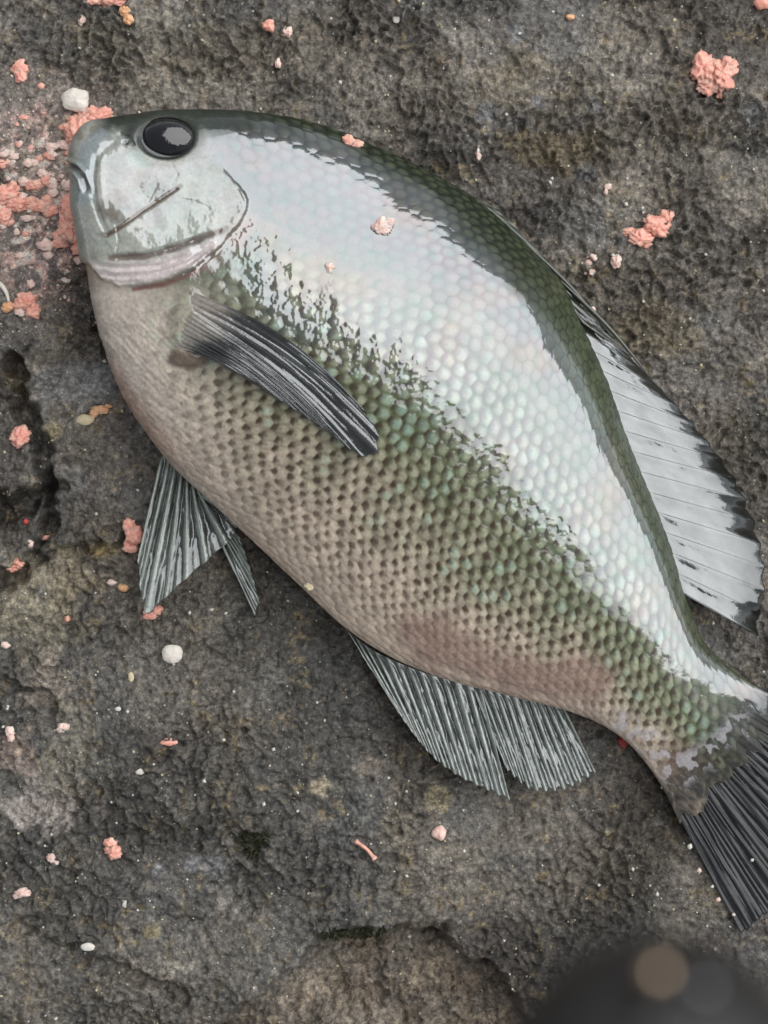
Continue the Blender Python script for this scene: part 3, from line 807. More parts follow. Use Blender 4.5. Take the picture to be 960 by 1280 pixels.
# orient faces outward
bm_n = np.zeros(3, np.float32); body.data.polygons[(NU // 2) * NV + NT // 2].normal
if body.data.polygons[(NU // 2) * NV + NT // 2].normal.z < 0: body.data.flip_normals()
FLIP = False

NB1 = grid_normals(BODY)
if NB1[NU // 2, NT // 2, 2] < 0: NB1 = -NB1

def body_at(px, py):
    """skin point and normal seen at a pixel"""
    PXb, PYb = to_px(BODY[:, :NT])
    k = np.argmin((PXb - px) ** 2 + (PYb - py) ** 2)
    return BODY[:, :NT].reshape(-1, 3)[k], NB1[:, :NT].reshape(-1, 3)[k]

# the largest scales as pieces of their own, the rest stays relief of the skin
def make_scales(limit=300):
    fa = SID[:-1, :NT - 1]
    same = (SID[1:, :NT - 1] == fa) & (SID[1:, 1:NT] == fa) & (SID[:-1, 1:NT] == fa)
    ok = (scale_amt[:-1, :NT - 1] > 0.55) & (film_sh[:-1, :NT - 1] < 0.5)
    d1 = BODY[1:, :NT - 1] - BODY[:-1, :NT - 1]; d2 = BODY[:-1, 1:NT] - BODY[:-1, :NT - 1]
    area = np.abs(d1[..., 0] * d2[..., 1] - d1[..., 1] * d2[..., 0]) * ok
    ids, inv = np.unique(fa, return_inverse=True); inv = inv.reshape(fa.shape)
    tot = np.bincount(inv.ravel(), area.ravel())
    order = np.argsort(-tot)[:limit]
    for q in order:
        ii, jj = np.nonzero((inv == q) & ok)
        if len(ii) < 20: continue
        i0, i1, j0, j1 = ii.min(), ii.max() + 2, jj.min(), jj.max() + 2
        nv = j1 - j0
        idx = (ii - i0) * nv + (jj - j0)
        f = np.stack([idx, idx + nv, idx + nv + 1, idx + 1], -1)
        used, f2 = np.unique(f, return_inverse=True); f2 = f2.reshape(-1, 4)
        sub = (BODY[i0:i1, j0:j1] + NB1[i0:i1, j0:j1] * 0.00004).reshape(-1, 3)[used]
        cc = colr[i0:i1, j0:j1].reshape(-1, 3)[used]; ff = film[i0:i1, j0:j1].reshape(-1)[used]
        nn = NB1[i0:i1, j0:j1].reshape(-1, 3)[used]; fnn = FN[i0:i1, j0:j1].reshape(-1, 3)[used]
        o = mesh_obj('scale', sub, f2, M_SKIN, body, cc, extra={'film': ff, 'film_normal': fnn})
        if o.data.polygons[len(f2) // 2].normal.dot(Vector(nn[f2[len(f2) // 2, 0]])) < 0: o.data.flip_normals()
        o.data.normals_split_custom_set_from_vertices(nn.tolist())
make_scales()

# ------------------------------------------------------------------ the fish: eye
p, n = body_at(*EYE)
ez = p[2] - 0.0030
ec = P(EYE[0], EYE[1], ez + 0.004); ec[2] = ez
def ball(center, rx, ry, rz, nu=40, nv=56, lo=0.0):
    th = np.linspace(0.001, np.pi, nu); ph = np.linspace(0, 2 * np.pi, nv, endpoint=False)
    T, Q = np.meshgrid(th, ph, indexing='ij')
    v = np.stack([rx * np.sin(T) * np.cos(Q), ry * np.sin(T) * np.sin(Q), rz * np.cos(T)], -1)
    return v.reshape(-1, 3) + np.asarray(center), grid_faces(nu, nv, True)
v, f = ball(ec, 0.0108, 0.0080, 0.0066)
eye = mesh_obj('eye', v, f, M_EYE, fish)
tag(eye, 'glossy black bulging eye')
# dark iris ring round the pupil
a = np.linspace(0, 2 * np.pi, 72, endpoint=False)
rr = np.array([1.0, 0.985, 0.965, 0.94])
ring = []
for q in rr:
    zz = np.sqrt(max(0, 1 - q * q)) * 0.0066 + 0.00012
    ring.append(np.stack([ec[0] + 0.0110 * q * np.cos(a), ec[1] + 0.0082 * q * np.sin(a), np.full_like(a, ec[2] + zz)], -1))
o = mesh_obj('iris', np.array(ring).reshape(-1, 3), grid_faces(len(rr), 72, True), M_IRIS, eye)
tag(o, 'thin dark green iris rim')

# ------------------------------------------------------------------ the fish: fins
def make_fin(name, root, tip, zr, zt, nray, parent, cols, amp=0.0007, film=2.0, label=None, serr=0.02, split=0.55, nw=90, per=12, sag=0.0, ray_r=0.0004, rays=True, tipdark=None, ripple=0.0, seed=0, droop=0.0, film_tip=None, ray_film=None, bow=0.0, streak=0.0, opac=0.85, fleshroot=0.0):
    """fan of rays from a root line to a tip line; the membrane is corrugated between the rays"""
    nr = nray * per + 1
    rpar = np.linspace(0, 1, nr); wp = np.linspace(0, 1, nw)
    ro = spline(np.c_[np.array(root, float), np.array(zr, float)], nr); ti = spline(np.c_[np.array(tip, float), np.array(zt, float)], nr)
    ra = rpar * nray
    frac = np.abs((ra % 1.0) - 0.5) * 2            # 1 on a ray, 0 between
    ext = 1 + serr * (frac - 0.6) + 0.012 * perlin(ra * 1.7, ra * 0 + seed, seed)
    k = seed + 200
    G = np.zeros((nw, nr, 3))
    for i, wv in enumerate(wp):
        q = ro + (ti - ro) * (wv * ext)[:, None]
        if bow:
            d2 = ti[:, :2] - ro[:, :2]; L2 = np.hypot(d2[:, 0], d2[:, 1])[:, None]
            q[:, :2] += np.stack([d2[:, 1], -d2[:, 0]], -1) / L2 * (bow * np.sin(np.pi * wv) * (1 - 0.8 * rpar))[:, None]
        z = q[:, 2] * 0.001 + sag * np.sin(np.pi * wv) - droop * wv ** 6 * (0.5 + smooth(-0.3, 0.3, perlin(ra * 0.7, ra * 0 + 2.2, seed + 77)))
        p = P(q[:, 0], q[:, 1], z)
        prim = np.cos(2 * np.pi * ra) * (0.75 + 0.55 * perlin(ra * 0.8, ra * 0 + 5.5 + wv, seed + 31))
        dbl = np.cos(4 * np.pi * ra)
        b = smooth(split, split + 0.25, wv)
        hgt = amp * (prim * (1 - 0.6 * b) + dbl * 0.5 * b) * smooth(0, 0.10, wv) * (1 - 0.35 * wv)
        hgt = hgt + smooth(0.03, 0.25, wv) * (streak * perlin(ra * 2.3 + 0.6 * wv, ra * 0 + wv * 2.2, k + 11) + streak * 0.5 * perlin(ra * 5.1, ra * 0 + wv * 3.5, k + 13) + amp * 0.5 * perlin(ra * 0.9, ra * 0 + wv * 3.0, k) + ripple * perlin(ra * 0.35, ra * 0 + wv * 1.6, k + 3) + amp * 0.22 * perlin(ra * 4, ra * 0 + wv * 14, k + 5))
        p[:, 2] += hgt
        G[i] = p
    Nn = np.cross(np.gradient(G, axis=0), np.gradient(G, axis=1)); Nn /= np.linalg.norm(Nn, axis=-1)[..., None] + 1e-15
    if Nn[nw // 2, nr // 2, 2] < 0: Nn = -Nn
    th = 0.00022
    top = G + Nn * th; bot = G - Nn * th
    v = np.concatenate([top.reshape(-1, 3), bot.reshape(-1, 3)])
    f = grid_faces(nw, nr); off = nw * nr
    fb = f[:, ::-1] + off
    rimi = np.concatenate([np.arange(nr), np.arange(1, nw) * nr + nr - 1, (nw - 1) * nr + np.arange(nr - 2, -1, -1), np.arange(nw - 2, -1, -1) * nr])
    fr = np.stack([rimi[:-1], rimi[1:], rimi[1:] + off, rimi[:-1] + off], -1)
    W, RA = np.meshgrid(wp, ra, indexing='ij')
    FR = np.broadcast_to(frac[None], W.shape)
    dark, pale = np.array(cols[0]), np.array(cols[1])
    nz = fbm(RA * 1.2, W * 5, 3, k + 9)
    rayk = smooth(0.45, 0.95, FR) * (1 - 0.5 * smooth(split, split + .3, W)) + smooth(0.6, 1, np.abs(np.cos(2 * np.pi * RA))) * 0.5 * smooth(split, split + .3, W)
    kk = np.clip(rayk + 0.3 * nz, 0, 1)[..., None]
    c = dark * (1 - kk) + pale * kk
    if tipdark is not None:
        td = smooth(0.55, 0.95, W + 0.12 * nz)[..., None]
        c = c * (1 - td) + np.array(tipdark) * td
    if fleshroot:
        rk = smooth(fleshroot + 0.12, fleshroot * 0.6, W + 0.08 * nz)[..., None]
        c = c * (1 - rk) + np.array((0.26, 0.235, 0.205)) * rk
    fl = np.full(W.shape, float(film)) * (1 + 0.15 * nz)
    if film_tip is not None:
        tw = smooth(0.6, 0.95, W + 0.15 * nz); fl = fl * (1 - tw) + film_tip * tw
    op = np.clip(opac + (1 - opac) * np.maximum(smooth(0.5, 0.95, FR), smooth(0.35, 0.0, W)), 0, 1)
    o = mesh_obj(name, v, np.concatenate([f, fb, fr]), M_FIN, parent, np.concatenate([c.reshape(-1, 3)] * 2), extra={'film': np.concatenate([fl.ravel()] * 2), 'opacity': np.concatenate([op.ravel()] * 2)})
    o.data.update()
    if o.data.polygons[(nw // 2) * (nr - 1) + nr // 2].normal.z < 0: o.data.flip_normals()
    if label: tag(o, label)
    if rays:
        for r in range(nray + 1):
            j = min(r * per, nr - 1)
            i0 = int(nw * max(fleshroot * 1.2, 0.02))
            path = top[i0:-1:4, j] + Nn[i0:-1:4, j] * 0.00005
            rad = ray_r * np.linspace(1, 0.25, len(path)) * smooth(-0.03, 0.12, np.linspace(0, 1, len(path)))
            tv, tf = tube(path, rad, 6)
            cc = np.tile(pale, (len(tv), 1))
            if tipdark is not None:
                wq = np.repeat(smooth(0.5, 0.9, np.linspace(0, 1, len(path))), 6)[:, None]
                cc = cc * (1 - wq) + np.array(tipdark) * 1.5 * wq
            mesh_obj('fin_ray', tv, tf, M_FIN, o, cc, extra={'film': np.full(len(tv), film if ray_film is None else ray_film), 'opacity': np.ones(len(tv))})
    return o

PEWTER = ((0.045, 0.052, 0.047), (0.27, 0.31, 0.28))
BLACKISH = ((0.010, 0.011, 0.012), (0.040, 0.043, 0.045))
# soft dorsal fin
make_fin('dorsal_fin', [(716, 388), (750, 462), (780, 540), (806, 608), (832, 672), (854, 742)], [(784, 444), (842, 504), (888, 558), (920, 604), (942, 656), (954, 716), (946, 794)],
         [19, 19.5, 19.5, 19, 18.5, 19], [16.6, 15.4, 14.8, 14, 14.6, 16, 18.5], 14, fish, ((0.030, 0.036, 0.032), (0.075, 0.085, 0.078)), amp=0.00022, film=2.2,
         label='soft dorsal fin lying flat with dark ragged tips', serr=0.05, tipdark=(0.008, 0.010, 0.009), ripple=0.0007, seed=3, droop=0.0060, film_tip=1.5, streak=0.00010, opac=0.8, ray_r=0.00018)
# folded spines along the back
for q, (a, b) in enumerate((((560, 230), (660, 303)), ((610, 262), (712, 362)), ((655, 302), (768, 424)), ((700, 350), (815, 474)))):
    pts = [a, ((a[0] + b[0]) / 2 + 3, (a[1] + b[1]) / 2 - 3), b]
    sp = spline(pts, 26)
    path = P(sp[:, 0], sp[:, 1], np.linspace(0.0235, 0.0225, 26) - 0.001 * q * 0)
    tv, tf = tube(path, 0.0008 * np.sin(np.pi * np.linspace(0.12, 0.96, 26)), 8)
    tag(mesh_obj('dorsal_spine', tv, tf, M_FIN, fish, np.tile((0.05, 0.055, 0.04), (len(tv), 1)), extra={'film': np.full(len(tv), 0.9), 'opacity': np.ones(len(tv))}), 'folded dorsal spine lying along the back')
# spiny dorsal membrane folded against the back
make_fin('spiny_dorsal_fin', [(520, 214), (600, 258), (660, 312), (700, 362), (728, 404)], [(528, 211), (622, 264), (680, 322), (730, 378), (786, 444)], [23, 23.5, 23.5, 23, 22.5], [21, 21, 21, 21, 20], 8, fish, ((0.03, 0.034, 0.026), (0.08, 0.085, 0.06)), amp=0.0004, film=1.0, label='spiny front dorsal fin folded down', nw=24, serr=0.1, rays=False, seed=12)
# anal fin, in two lobes
make_fin('anal_fin', [(434, 788), (462, 810), (494, 826), (530, 840), (566, 850), (600, 858)], [(498, 890), (522, 924), (548, 952), (578, 972), (608, 986), (637, 999)], [12, 13, 14, 14, 14, 14], [13, 13, 12, 11, 10.5, 10], 12, fish,
         PEWTER, amp=0.0010, film=1.7, label='front lobe of the anal fin with pale ridged rays', serr=0.02, seed=5, ray_r=0.0003)
make_fin('anal_fin', [(590, 856), (620, 864), (650, 870), (678, 876), (704, 884)], [(634, 962), (662, 984), (690, 987), (718, 980), (744, 964)], [13.5, 13.5, 13.5, 13, 12.5], [12, 11, 10, 9.5, 9], 11, fish,
         PEWTER, amp=0.00055, film=1.4, ray_film=0.7, streak=0.00028, opac=0.5, label='rear lobe of the anal fin with pale ridged rays', serr=0.05, seed=6, ray_r=0.0003)
# tail fin; half of it lies beyond the picture
make_fin('tail_fin', [(812, 950), (836, 944), (862, 930), (890, 910), (914, 884), (938, 862), (962, 862)], [(926, 1166), (958, 1142), (1000, 1108), (1046, 1074), (1090, 1030), (1130, 990), (1164, 940)], [9.0, 9.8, 10.6, 11.2, 11.8, 12.2, 12.6], [1.5, 2.2, 3.6, 5.5, 7.5, 9, 10], 24, fish,
         BLACKISH, amp=0.00022, film=0.34, ray_film=0.2, streak=0.00050, opac=0.92, label='dark broad tail fin with fine wet rays', serr=0.015, ripple=0.0008, seed=8, ray_r=0.00022, split=0.35, nw=130)
# pelvic fins
make_fin('pelvic_fin', [(204, 568), (216, 574), (228, 584), (240, 600), (250, 616)], [(172, 700), (182, 764), (214, 740), (252, 706), (290, 672), (298, 652)], [10, 11, 11.5, 12, 12.5], [12.5, 13.5, 12.5, 11.5, 11, 10.5], 7, fish,
         PEWTER, amp=0.0010, film=1.3, ray_film=0.8, streak=0.0003, opac=0.75, label='spread pelvic fin with thick grey rays', serr=0.02, seed=9, ray_r=0.0007, split=0.6)
make_fin('pelvic_fin', [(246, 612), (256, 622), (264, 634)], [(318, 768), (322, 745), (300, 672)], [8, 9, 10], [1.5, 2, 6], 5, fish,
         PEWTER, amp=0.0007, film=1.4, ray_film=0.8, streak=0.0002, opac=0.75, label='narrow pelvic fin half hidden behind the spread one', serr=0.02, seed=10, ray_r=0.0004)
# pectoral fin, raised off the flank
zr_, zt_ = [], []
proot = [(240, 364), (231, 380), (224, 398), (219, 416), (216, 433)]
ptip = [(452, 510), (470, 538), (474, 558), (462, 572), (444, 566), (418, 545), (384, 522), (344, 496), (300, 468)]
for q in proot: zr_.append(body_at(*q)[0][2] * 1000 - 0.4)
for q in ptip: zt_.append(body_at(*q)[0][2] * 1000 + 3.2)
make_fin('pectoral_fin', proot, ptip, zr_, zt_, 13, fish, BLACKISH, amp=0.00025, film=1.9, ray_film=0.5, fleshroot=0.17, label='dark pectoral fin folded back over the flank, wet with pale streaks', serr=0.02, seed=11, sag=0.0042, ray_r=0.00020, split=0.4, nw=130, ripple=0.0012, bow=18, streak=0.00022, opac=0.7)

# ------------------------------------------------------------------ bait crumbs, shell bits, grit
def lump(lobes, mat, name, zbase=None, flat=0.62, rough=0.22, seed=0, irr=0.30):
    """one crumb from one or more rough lobes given as (px, py, rx, ry) in photograph pixels"""
    vs, fs, off = [], [], 0
    for li, (cx, cy, rx, ry) in enumerate(lobes):
        z0 = rock_z(cx, cy) if zbase is None else zbase
        big = max(rx, ry)
        nu, nv = (30, 44) if big > 11 else ((18, 26) if big > 5 else (10, 14))
        th = np.linspace(0.02, np.pi - 0.02, nu); ph = np.linspace(0, 2 * np.pi, nv, endpoint=False)
        T, Q = np.meshgrid(th, ph, indexing='ij')
        sx, sy, sz = np.sin(T) * np.cos(Q), np.sin(T) * np.sin(Q), np.cos(T)
        sd = seed * 3.7 + li * 1.9
        rad = 1 + irr * perlin(np.cos(Q) * 1.1 + sd, np.sin(Q) * 1.1 - sd, 3) * np.sin(T)
        f1 = 0.9 + big / 10.0
        rad += rough * (1.1 * perlin(sx * f1 + sd + sz, sy * f1 + sz * 1.3, 4) + 0.9 * perlin(sx * f1 * 2.3 + sz * 2, sy * f1 * 2.3 + sd - sz, 6) + 0.35 * perlin(sx * f1 * 5 + sz * 3, sy * f1 * 5 + sd, 7))
        k = S * (CAM_Z - z0) / CAM_Z
        hz = min(rx, ry) * k * flat
        x = (cx - 480) * k + sx * rx * k * rad
        y = (640 - cy) * k + sy * ry * k * rad
        z = z0 + hz * 0.8 + sz * hz * rad
        vs.append(np.stack([x, y, z], -1).reshape(-1, 3))
        f = grid_faces(nu, nv, True) + off
        fs.append(f[:, ::-1]); off += nu * nv
    v = np.concatenate(vs)
    base = v.mean(0); base[2] = v[:, 2].min()
    o = mesh_obj(name, v - base, np.concatenate(fs), mat)
    o.location = base
    return o

G1 = 'pink bait crumbs scattered on the rock'
big = [
    ([(102, 164, 17, 20), (122, 148, 20, 13), (108, 150, 13, 12)], M_PINK, 'curled salmon pink bait lump touching the fish mouth', 1),
    ([(93, 260, 16, 21), (88, 286, 16, 20), (76, 300, 10, 12), (101, 278, 8, 20)], M_PINK, 'large flat pink bait lump beside the fish lip under the mouth', 1),
    ([(6, 245, 18, 15), (20, 256, 14, 11), (4, 270, 12, 12)], M_PINK, 'broad pink bait lump beyond the forked pink one beside the fish lip', 1),
    ([(48, 258, 16, 8), (62, 263, 10, 8), (46, 232, 12, 7), (58, 226, 6, 7)], M_PINK, 'forked thin pink bait lump between two larger lumps by the lip', 1),
    ([(33, 377, 13, 11), (42, 389, 9, 10)], M_PINK, 'pink bait lump with a small orange crumb and white thread beside it', 1),
    ([(10, 384, 7, 6)], M_ORANGE, 'small orange bait crumb at the end of the white thread', 0),
    ([(25, 86, 10, 10), (26, 96, 8, 8)], M_PINK, 'lone upright pink bait crumb on bare rock above the smeared bait', 1),
    ([(52, 108, 5, 4)], M_PINK, 'tiny round pink crumb beside the lone upright pink crumb', 0),
    ([(118, 0, 16, 6), (142, 0, 16, 7), (131, 5, 10, 6)], M_PINK, 'wide pink bait lump at the rock edge above a two-tone crumb', 1),
    ([(155, 14, 6, 7), (161, 25, 7, 6)], M_ORANGE, 'two-tone pink and orange crumb under the wide pink lump', 0),
    ([(102, 24, 5, 8)], M_PALE, 'thin upright pale pink crumb near the two-tone crumb', 0),
    ([(336, 33, 8, 7)], M_PINK, 'pink crumb paired with a paler crumb on rock above the fish nape', 0),
    ([(360, 41, 7, 8)], M_PALE, 'pale crumb paired with a pinker crumb on rock above the fish nape', 0),
    ([(348, 80, 4, 6)], M_PALE, 'small pale crumb between the fish nape and a crumb pair', 0),
    ([(878, 88, 16, 18), (900, 94, 18, 18), (886, 106, 15, 13), (911, 82, 10, 10), (868, 98, 8, 7), (902, 114, 8, 9)], M_PINK, 'large ragged pink bait lump, the biggest on the rock behind the back', 1),
    ([(800, 297, 14, 9), (820, 283, 17, 12), (786, 290, 9, 5), (834, 270, 9, 8), (806, 304, 9, 7)], M_PINK, 'ragged elongated pink bait lump lying behind the dorsal spines', 1),
    ([(770, 327, 7, 8)], M_PALE, 'pale pink crumb close to the ragged elongated lump', 0),
    ([(742, 322, 5, 5), (738, 340, 7, 4), (735, 328, 5, 4)], M_PALE, 'loose cluster of pale pink shreds beside the dorsal spines', 0),
    ([(740, 388, 5, 5)], M_PALE, 'small pale crumb almost touching the folded dorsal fin', 0),
    ([(760, 234, 5, 4), (757, 240, 3, 4)], M_PALE, 'small pale orange crumb alone above the elongated pink lump', 0),
    ([(712, 22, 5, 4)], M_ORANGE, 'small orange crumb alone on the rock far behind the back', 0),
    ([(952, 5, 10, 9)], M_PINK, 'smooth pink crumb on the rock beyond the big ragged lump', 0),
    ([(598, 194, 3, 7)], M_PALE, 'thin pale sliver of bait above the back', 0),
    ([(27, 544, 12, 12), (22, 552, 8, 6)], M_PINK, 'angular pink bait crumb at the lip of the dark crevice', 1),
    ([(126, 512, 9, 5), (118, 517, 6, 5), (135, 508, 5, 3)], M_ORANGE, 'bent orange bait shred joined to a cream shell bit', 0),
    ([(17, 708, 9, 8), (24, 703, 7, 6)], M_PINK, 'pink two-lobed crumb in the hollow below the crevice', 0),
    ([(55, 672, 7, 3)], M_PINK, 'thin flat pink crumb on the ledge below the crevice', 0),
    ([(38, 680, 4, 5)], M_PALE, 'small pale pink crumb beside a thin flat one below the crevice', 0),
    ([(33, 652, 4, 4)], M_RED, 'tiny dark red crumb inside the crevice', 0),
    ([(162, 657, 8, 9), (168, 669, 10, 11), (163, 683, 9, 9), (168, 678, 7, 9)], M_PINK, 'stacked pink bait crumb against the edge of the pelvic fin', 1),
    ([(187, 768, 9, 7), (196, 762, 7, 6)], M_PINK, 'pink bait crumb under the tip of the pelvic fin', 0),
    ([(155, 735, 6, 5)], M_ORANGE, 'orange crumb next to the pelvic fin edge', 0),
    ([(140, 728, 6, 4)], M_PALE, 'pale flat crumb near the orange crumb by the pelvic fin', 0),
    ([(212, 927, 10, 5)], M_PINK, 'smooth pink capsule shaped crumb alone on dark rock', 0),
    ([(80, 908, 8, 5), (76, 912, 5, 4)], M_PALE, 'pale pink crumb on the stained rock beside the grey wet patch', 0),
    ([(13, 914, 6, 6), (14, 922, 5, 5)], M_PALE, 'pale peach crumb on the pinkish stained rock', 0),
    ([(7, 806, 6, 4)], M_PALE, 'small pale crumb on the tan stained ledge', 0),
    ([(85, 774, 4, 4)], M_PINK, 'tiny pink crumb on the tan stained ledge', 0),
    ([(138, 1053, 8, 8), (144, 1065, 9, 8), (137, 1062, 6, 6)], M_PINK, 'pink lobed bait crumb alone on the lower rock', 1),
    ([(30, 1115, 9, 5), (22, 1119, 6, 4)], M_PALE, 'pale peach crumb on the dark falling edge of the rock', 0),
    ([(64, 1072, 5, 6), (70, 1078, 4, 4)], M_PALE, 'pale crumb with white grains on the dark falling edge', 0),
    ([(549, 1040, 9, 10)], M_PALE, 'round smooth peach pellet below the anal fin', 0),
    ([(779, 926, 6, 8)], M_RED, 'red crumb tucked under the base of the tail', 0),
]
for q, (lobes, mt, lab, detail) in enumerate(big):
    smoothy = 'smooth' in lab or 'round' in lab or 'capsule' in lab
    tag(lump(lobes, mt, 'bait_crumb', seed=q + 1, rough=0.06 if smoothy else 0.27, flat=0.7 if not detail else 0.5), lab, 'bait', G1)
# shell bits
for q, (cx, cy, rx, ry, mt, lab) in enumerate(((95, 127, 18, 15, M_SHELL, 'white round shell flake touching the curled pink bait lump'), (216, 817, 13, 12, M_SHELL, 'white pebble-like shell bit alone on dark rock below the pelvic fins'),
        (495, 22, 5, 8, M_SHELL, 'small white shell chip on rock above the back'), (110, 1183, 9, 5, M_SHELL, 'small white shell chip on the dark falling rock'), (164, 846, 4, 6, M_CREAM, 'small cream shell chip on the grey wet rock'),
        (107, 525, 11, 7, M_CREAM, 'cream shell bit joined to the bent orange bait shred'), (175, 964, 6, 4, M_SHELL, 'thin white shell sliver on the lower grey rock'), (157, 1130, 4, 5, M_SHELL, 'tiny white shell chip below the lone lobed pink crumb'), (148, 886, 4, 3, M_SHELL, 'tiny white shell chip, one of two side by side'))):
    tag(lump([(cx, cy, rx, ry)], mt, 'shell_bit', seed=q + 60, rough=0.05, flat=0.5, irr=0.16), lab, 'shell', 'shell bits on the rock')
# crumbs lying on the fish
for q, (lobes, mt, lab) in enumerate((([(436, 177, 9, 7), (446, 180, 8, 6)], M_PINK, 'pink bait crumb stuck on the dark nape of the fish'), ([(478, 284, 12, 11), (485, 280, 8, 8)], M_PALE, 'pale pink bait crumb stuck on the silvery shoulder of the fish'),
        ([(412, 334, 6, 6)], M_PALE, 'small peach bait grain stuck on the flank above the pectoral fin'), ([(387, 732, 6, 6)], M_CREAM, 'yellowish speck stuck on the belly edge of the fish'), ([(410, 163, 5, 3)], M_PALE, 'small pale shred on the fish back beside the nape crumb'))):
    p, n = body_at(lobes[0][0], lobes[0][1])
    tag(lump(lobes, mt, 'bait_crumb', zbase=float(p[2]) - 0.0002, seed=q + 80, rough=0.25, flat=0.35), lab, 'bait', 'bait crumbs stuck on the fish')
for q, (cx, cy, r) in enumerate(((862, 1058, 5), (874, 1088, 4), (890, 1108, 3), (898, 1124, 4), (826, 976, 4), (917, 1143, 3), (940, 1075, 3), (828, 984, 3))):
    t_ = min(1, max(0, (cy - 970) / 195))
    tag(lump([(cx, cy, r * 0.72, r * 0.72)], M_PALE if q % 2 else M_SHELL, 'bait_crumb', zbase=0.0098 - 0.0072 * t_, seed=q + 95, rough=0.2), 'tiny pale bait grain stuck on the edge of the dark tail fin', 'bait', 'bait grains on the tail fin')
# small crumbs in the smeared bait by the snout
rs = np.random.RandomState(5)
n_s = 0
while n_s < 95:
    cx, cy = rs.uniform(0, 128), rs.uniform(140, 400)
    if inside(np.array([cx]), np.array([cy]), FISH_OUT)[0] or (cx > 100 and cy > 180) or cx > 118 - 0.02 * cy: continue
    if cy > 330 and rs.rand() < 0.6: continue
    r = rs.uniform(2.0, 6.5) * (1.2 if 180 < cy < 320 else 0.9)
    tag(lump([(cx, cy, r * rs.uniform(0.8, 1.5), r * rs.uniform(0.6, 1.1))], M_PALE if rs.rand() < 0.75 else M_PINK, 'bait_crumb', seed=n_s + 120, rough=0.22, flat=0.4),
        'small pale pink bait crumb in the smeared patch beside the fish snout', 'bait', 'small bait crumbs smeared beside the snout')
    n_s += 1

# a pink thread worm and a white thread
sp = spline([(444, 1051), (451, 1056), (458, 1061), (464, 1068), (469, 1074)], 24)
zz = np.array([rock_z(a, b) for a, b in sp]) + 0.0007
tv, tf = tube(P(sp[:, 0], sp[:, 1], smooth1(zz[:, None], 4)[:, 0]), 0.0007 + 0.0005 * np.exp(-((np.linspace(0, 1, 24) - 0.97) / 0.06) ** 2) + 0.0003 * np.exp(-((np.linspace(0, 1, 24) - 0.03) / 0.08) ** 2), 8)
tag(mesh_obj('bait_strand', tv, tf, M_PINK), 'thin pink worm-like bait strand on bare rock', 'bait')
sp = spline([(-6, 352), (2, 357), (8, 366), (11, 377)], 18)
zz = np.array([rock_z(a, b) for a, b in sp]) + 0.0009
tv, tf = tube(P(sp[:, 0], sp[:, 1], smooth1(zz[:, None], 4)[:, 0]), np.linspace(0.0012, 0.0005, 18), 8)
tag(mesh_obj('thread', tv, tf, M_SHELL), 'white curved thread by the small orange crumb', 'thread')

# grit: grains far too many to count
def grit(name, n, mat, rmin, rmax, seed, label, region=None):
    rs = np.random.RandomState(seed)
    px = rs.uniform(-40, 1000, n); py = rs.uniform(-40, 1320, n)
    if region is not None:
        px = region[0] + (region[2] - region[0]) * rs.rand(n); py = region[1] + (region[3] - region[1]) * rs.rand(n)
    keep = sdist(px, py, FISH_OUT) < -6
    px, py = px[keep], py[keep]
    X, Y = (px - 480) * S, (640 - py) * S
    Z = rock_height(X, Y)
    ico = np.array([[0, 0, 1], [0.9, 0, 0.1], [0, 0.9, 0], [-0.9, 0, 0.1], [0, -0.9, 0], [0, 0, -1]], float)
    fc = np.array([[0, 1, 2], [0, 2, 3], [0, 3, 4], [0, 4, 1], [5, 2, 1], [5, 3, 2], [5, 4, 3], [5, 1, 4]])
    m = len(px)
    r = (rmin + (rmax - rmin) * rs.rand(m) ** 3) * S
    a = rs.uniform(0, 6.28, m)
    v = ico[None] * (1 + 0.5 * (rs.rand(m, 6, 1) - 0.5)) * r[:, None, None] * np.stack([rs.uniform(0.7, 1.4, m), rs.uniform(0.7, 1.2, m), rs.uniform(0.5, 0.9, m)], -1)[:, None]
    vr = v.copy(); vr[..., 0] = v[..., 0] * np.cos(a)[:, None] - v[..., 1] * np.sin(a)[:, None]; vr[..., 1] = v[..., 0] * np.sin(a)[:, None] + v[..., 1] * np.cos(a)[:, None]
    vr += np.stack([X, Y, Z + r * 0.2], -1)[:, None]
    f = (fc[None] + (np.arange(m) * 6)[:, None, None]).reshape(-1, 3)
    return tag(mesh_obj(name, vr.reshape(-1, 3), f, mat, smooth_shade=False), label, name.replace('_', ' '), kind='stuff')
grit('white_grit', 1100, M_SHELL, 0.8, 3.6, 21, 'tiny white shell grains strewn over the whole rock')
grit('ochre_grit', 900, M_CREAM, 0.8, 3.0, 22, 'tiny ochre mineral grains strewn over the whole rock')
grit('pink_grit', 420, M_PALE, 0.7, 2.4, 23, 'tiny pale pink bait specks by the snout', (-10, 120, 120, 420))
grit('bait_dust', 130, M_PALE, 0.7, 2.4, 24, 'sparse tiny pink bait specks strewn over the rock')

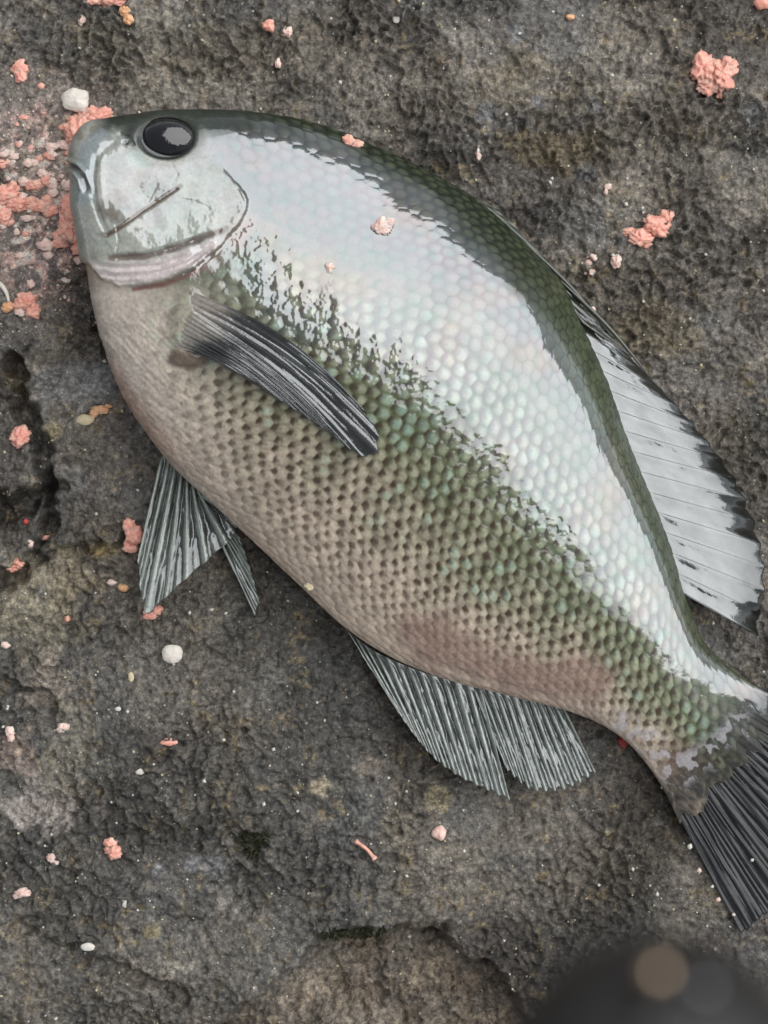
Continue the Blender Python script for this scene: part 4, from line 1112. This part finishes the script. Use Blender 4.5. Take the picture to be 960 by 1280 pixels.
# moss in two wet pits
def moss(cx, cy, rx, ry, n, seed, label):
    rs = np.random.RandomState(seed)
    vs, fs = [], []
    for q in range(n):
        a = rs.uniform(0, 6.28); rr = np.sqrt(rs.rand()) * (0.7 + 0.4 * math.sin(3 * a + seed))
        px, py = cx + rx * rr * math.cos(a), cy + ry * rr * math.sin(a)
        X, Y = (px - 480) * S, (640 - py) * S
        vs.append((X, Y)); 
    xy = np.array(vs)
    Z = rock_height(xy[:, 0], xy[:, 1])
    m = len(xy)
    a = rs.uniform(0, 6.28, m); L = rs.uniform(0.0008, 0.0022, m); wd = 0.00035
    d = np.stack([np.cos(a), np.sin(a), rs.uniform(0.5, 1.3, m)], -1) * L[:, None]
    sd = np.stack([-np.sin(a), np.cos(a), 0 * a], -1) * wd
    b0 = np.c_[xy, Z]
    v = np.stack([b0 - sd, b0 + sd, b0 + d * 0.6 + sd * 0.8, b0 + d, b0 + d * 0.6 - sd * 0.8], 1)
    f = [[q * 5 + k for k in range(5)] for q in range(m)]
    return tag(mesh_obj('moss', v.reshape(-1, 3), f, M_MOSS, smooth_shade=False), label, 'moss', kind='stuff')
moss(316, 1054, 20, 18, 700, 3, 'dark green moss tuft in a small wet pit')
moss(445, 1172, 44, 14, 900, 4, 'dark green moss strip along the broken rock edge')

# ------------------------------------------------------------------ rod handle near the lens, out of focus
rod = bpy.data.objects.new('fishing_rod', None); COL.objects.link(rod)
tag(rod, 'black rounded rod handle end, out of focus, with a tan and a grey rivet', 'rod')
za = CAM_Z - 0.146
tip_ = P(822, 1352, za)
foot = np.array([0.16, -0.62, 0.004])
foot[2] = float(rock_height(foot[:1], foot[1:2])[0]) + 0.004
ax = foot - tip_; LL = np.linalg.norm(ax); ax /= LL
rod.location = foot
def along_rod(ts, rs_):
    pts = tip_[None] + ax[None] * np.array(ts)[:, None]
    return tube(pts - foot, np.array(rs_), 40)
th = np.linspace(0.06, math.pi / 2, 14)
RC = 0.0121
tv, tf = along_rod(list(-RC * 0.9 * np.cos(th)) + [0.012, 0.0125], list(RC * np.sin(th)) + [RC, RC * 0.96])
tag(mesh_obj('butt_cap', tv, tf, M_CAP, rod), 'domed black rubber end cap')
tv, tf = along_rod([0.0122, 0.02, 0.10, 0.20, 0.215], [0.0108, 0.0112, 0.0105, 0.0098, 0.007])
mesh_obj('grip', tv, tf, M_GRIP, rod)
tv, tf = along_rod([0.21, 0.4, LL], [0.006, 0.005, 0.004])
mesh_obj('blank', tv, tf, M_CAP, rod)
for (qx, qy), rr, mt, nm in (((822, 1216), 0.00095, M_BRASS, 'tan metal rivet'), ((880, 1236), 0.0007, M_STEEL, 'grey metal rivet')):
    # sit each rivet on the dome along the lens ray
    o0 = np.array([0, 0, CAM_Z]); dd = P(qx, qy, 0.0) - o0; dd /= np.linalg.norm(dd)
    oc = o0 - tip_; b_ = oc @ dd; c_q = oc @ oc - RC * RC
    disc = b_ * b_ - c_q
    tq = -b_ - math.sqrt(disc) if disc > 0 else -b_
    pt = o0 + dd * tq
    v, f = ball(pt - foot, rr, rr, rr, 16, 24)
    tag(mesh_obj('rivet', v, f[:, ::-1], mt, rod), nm)
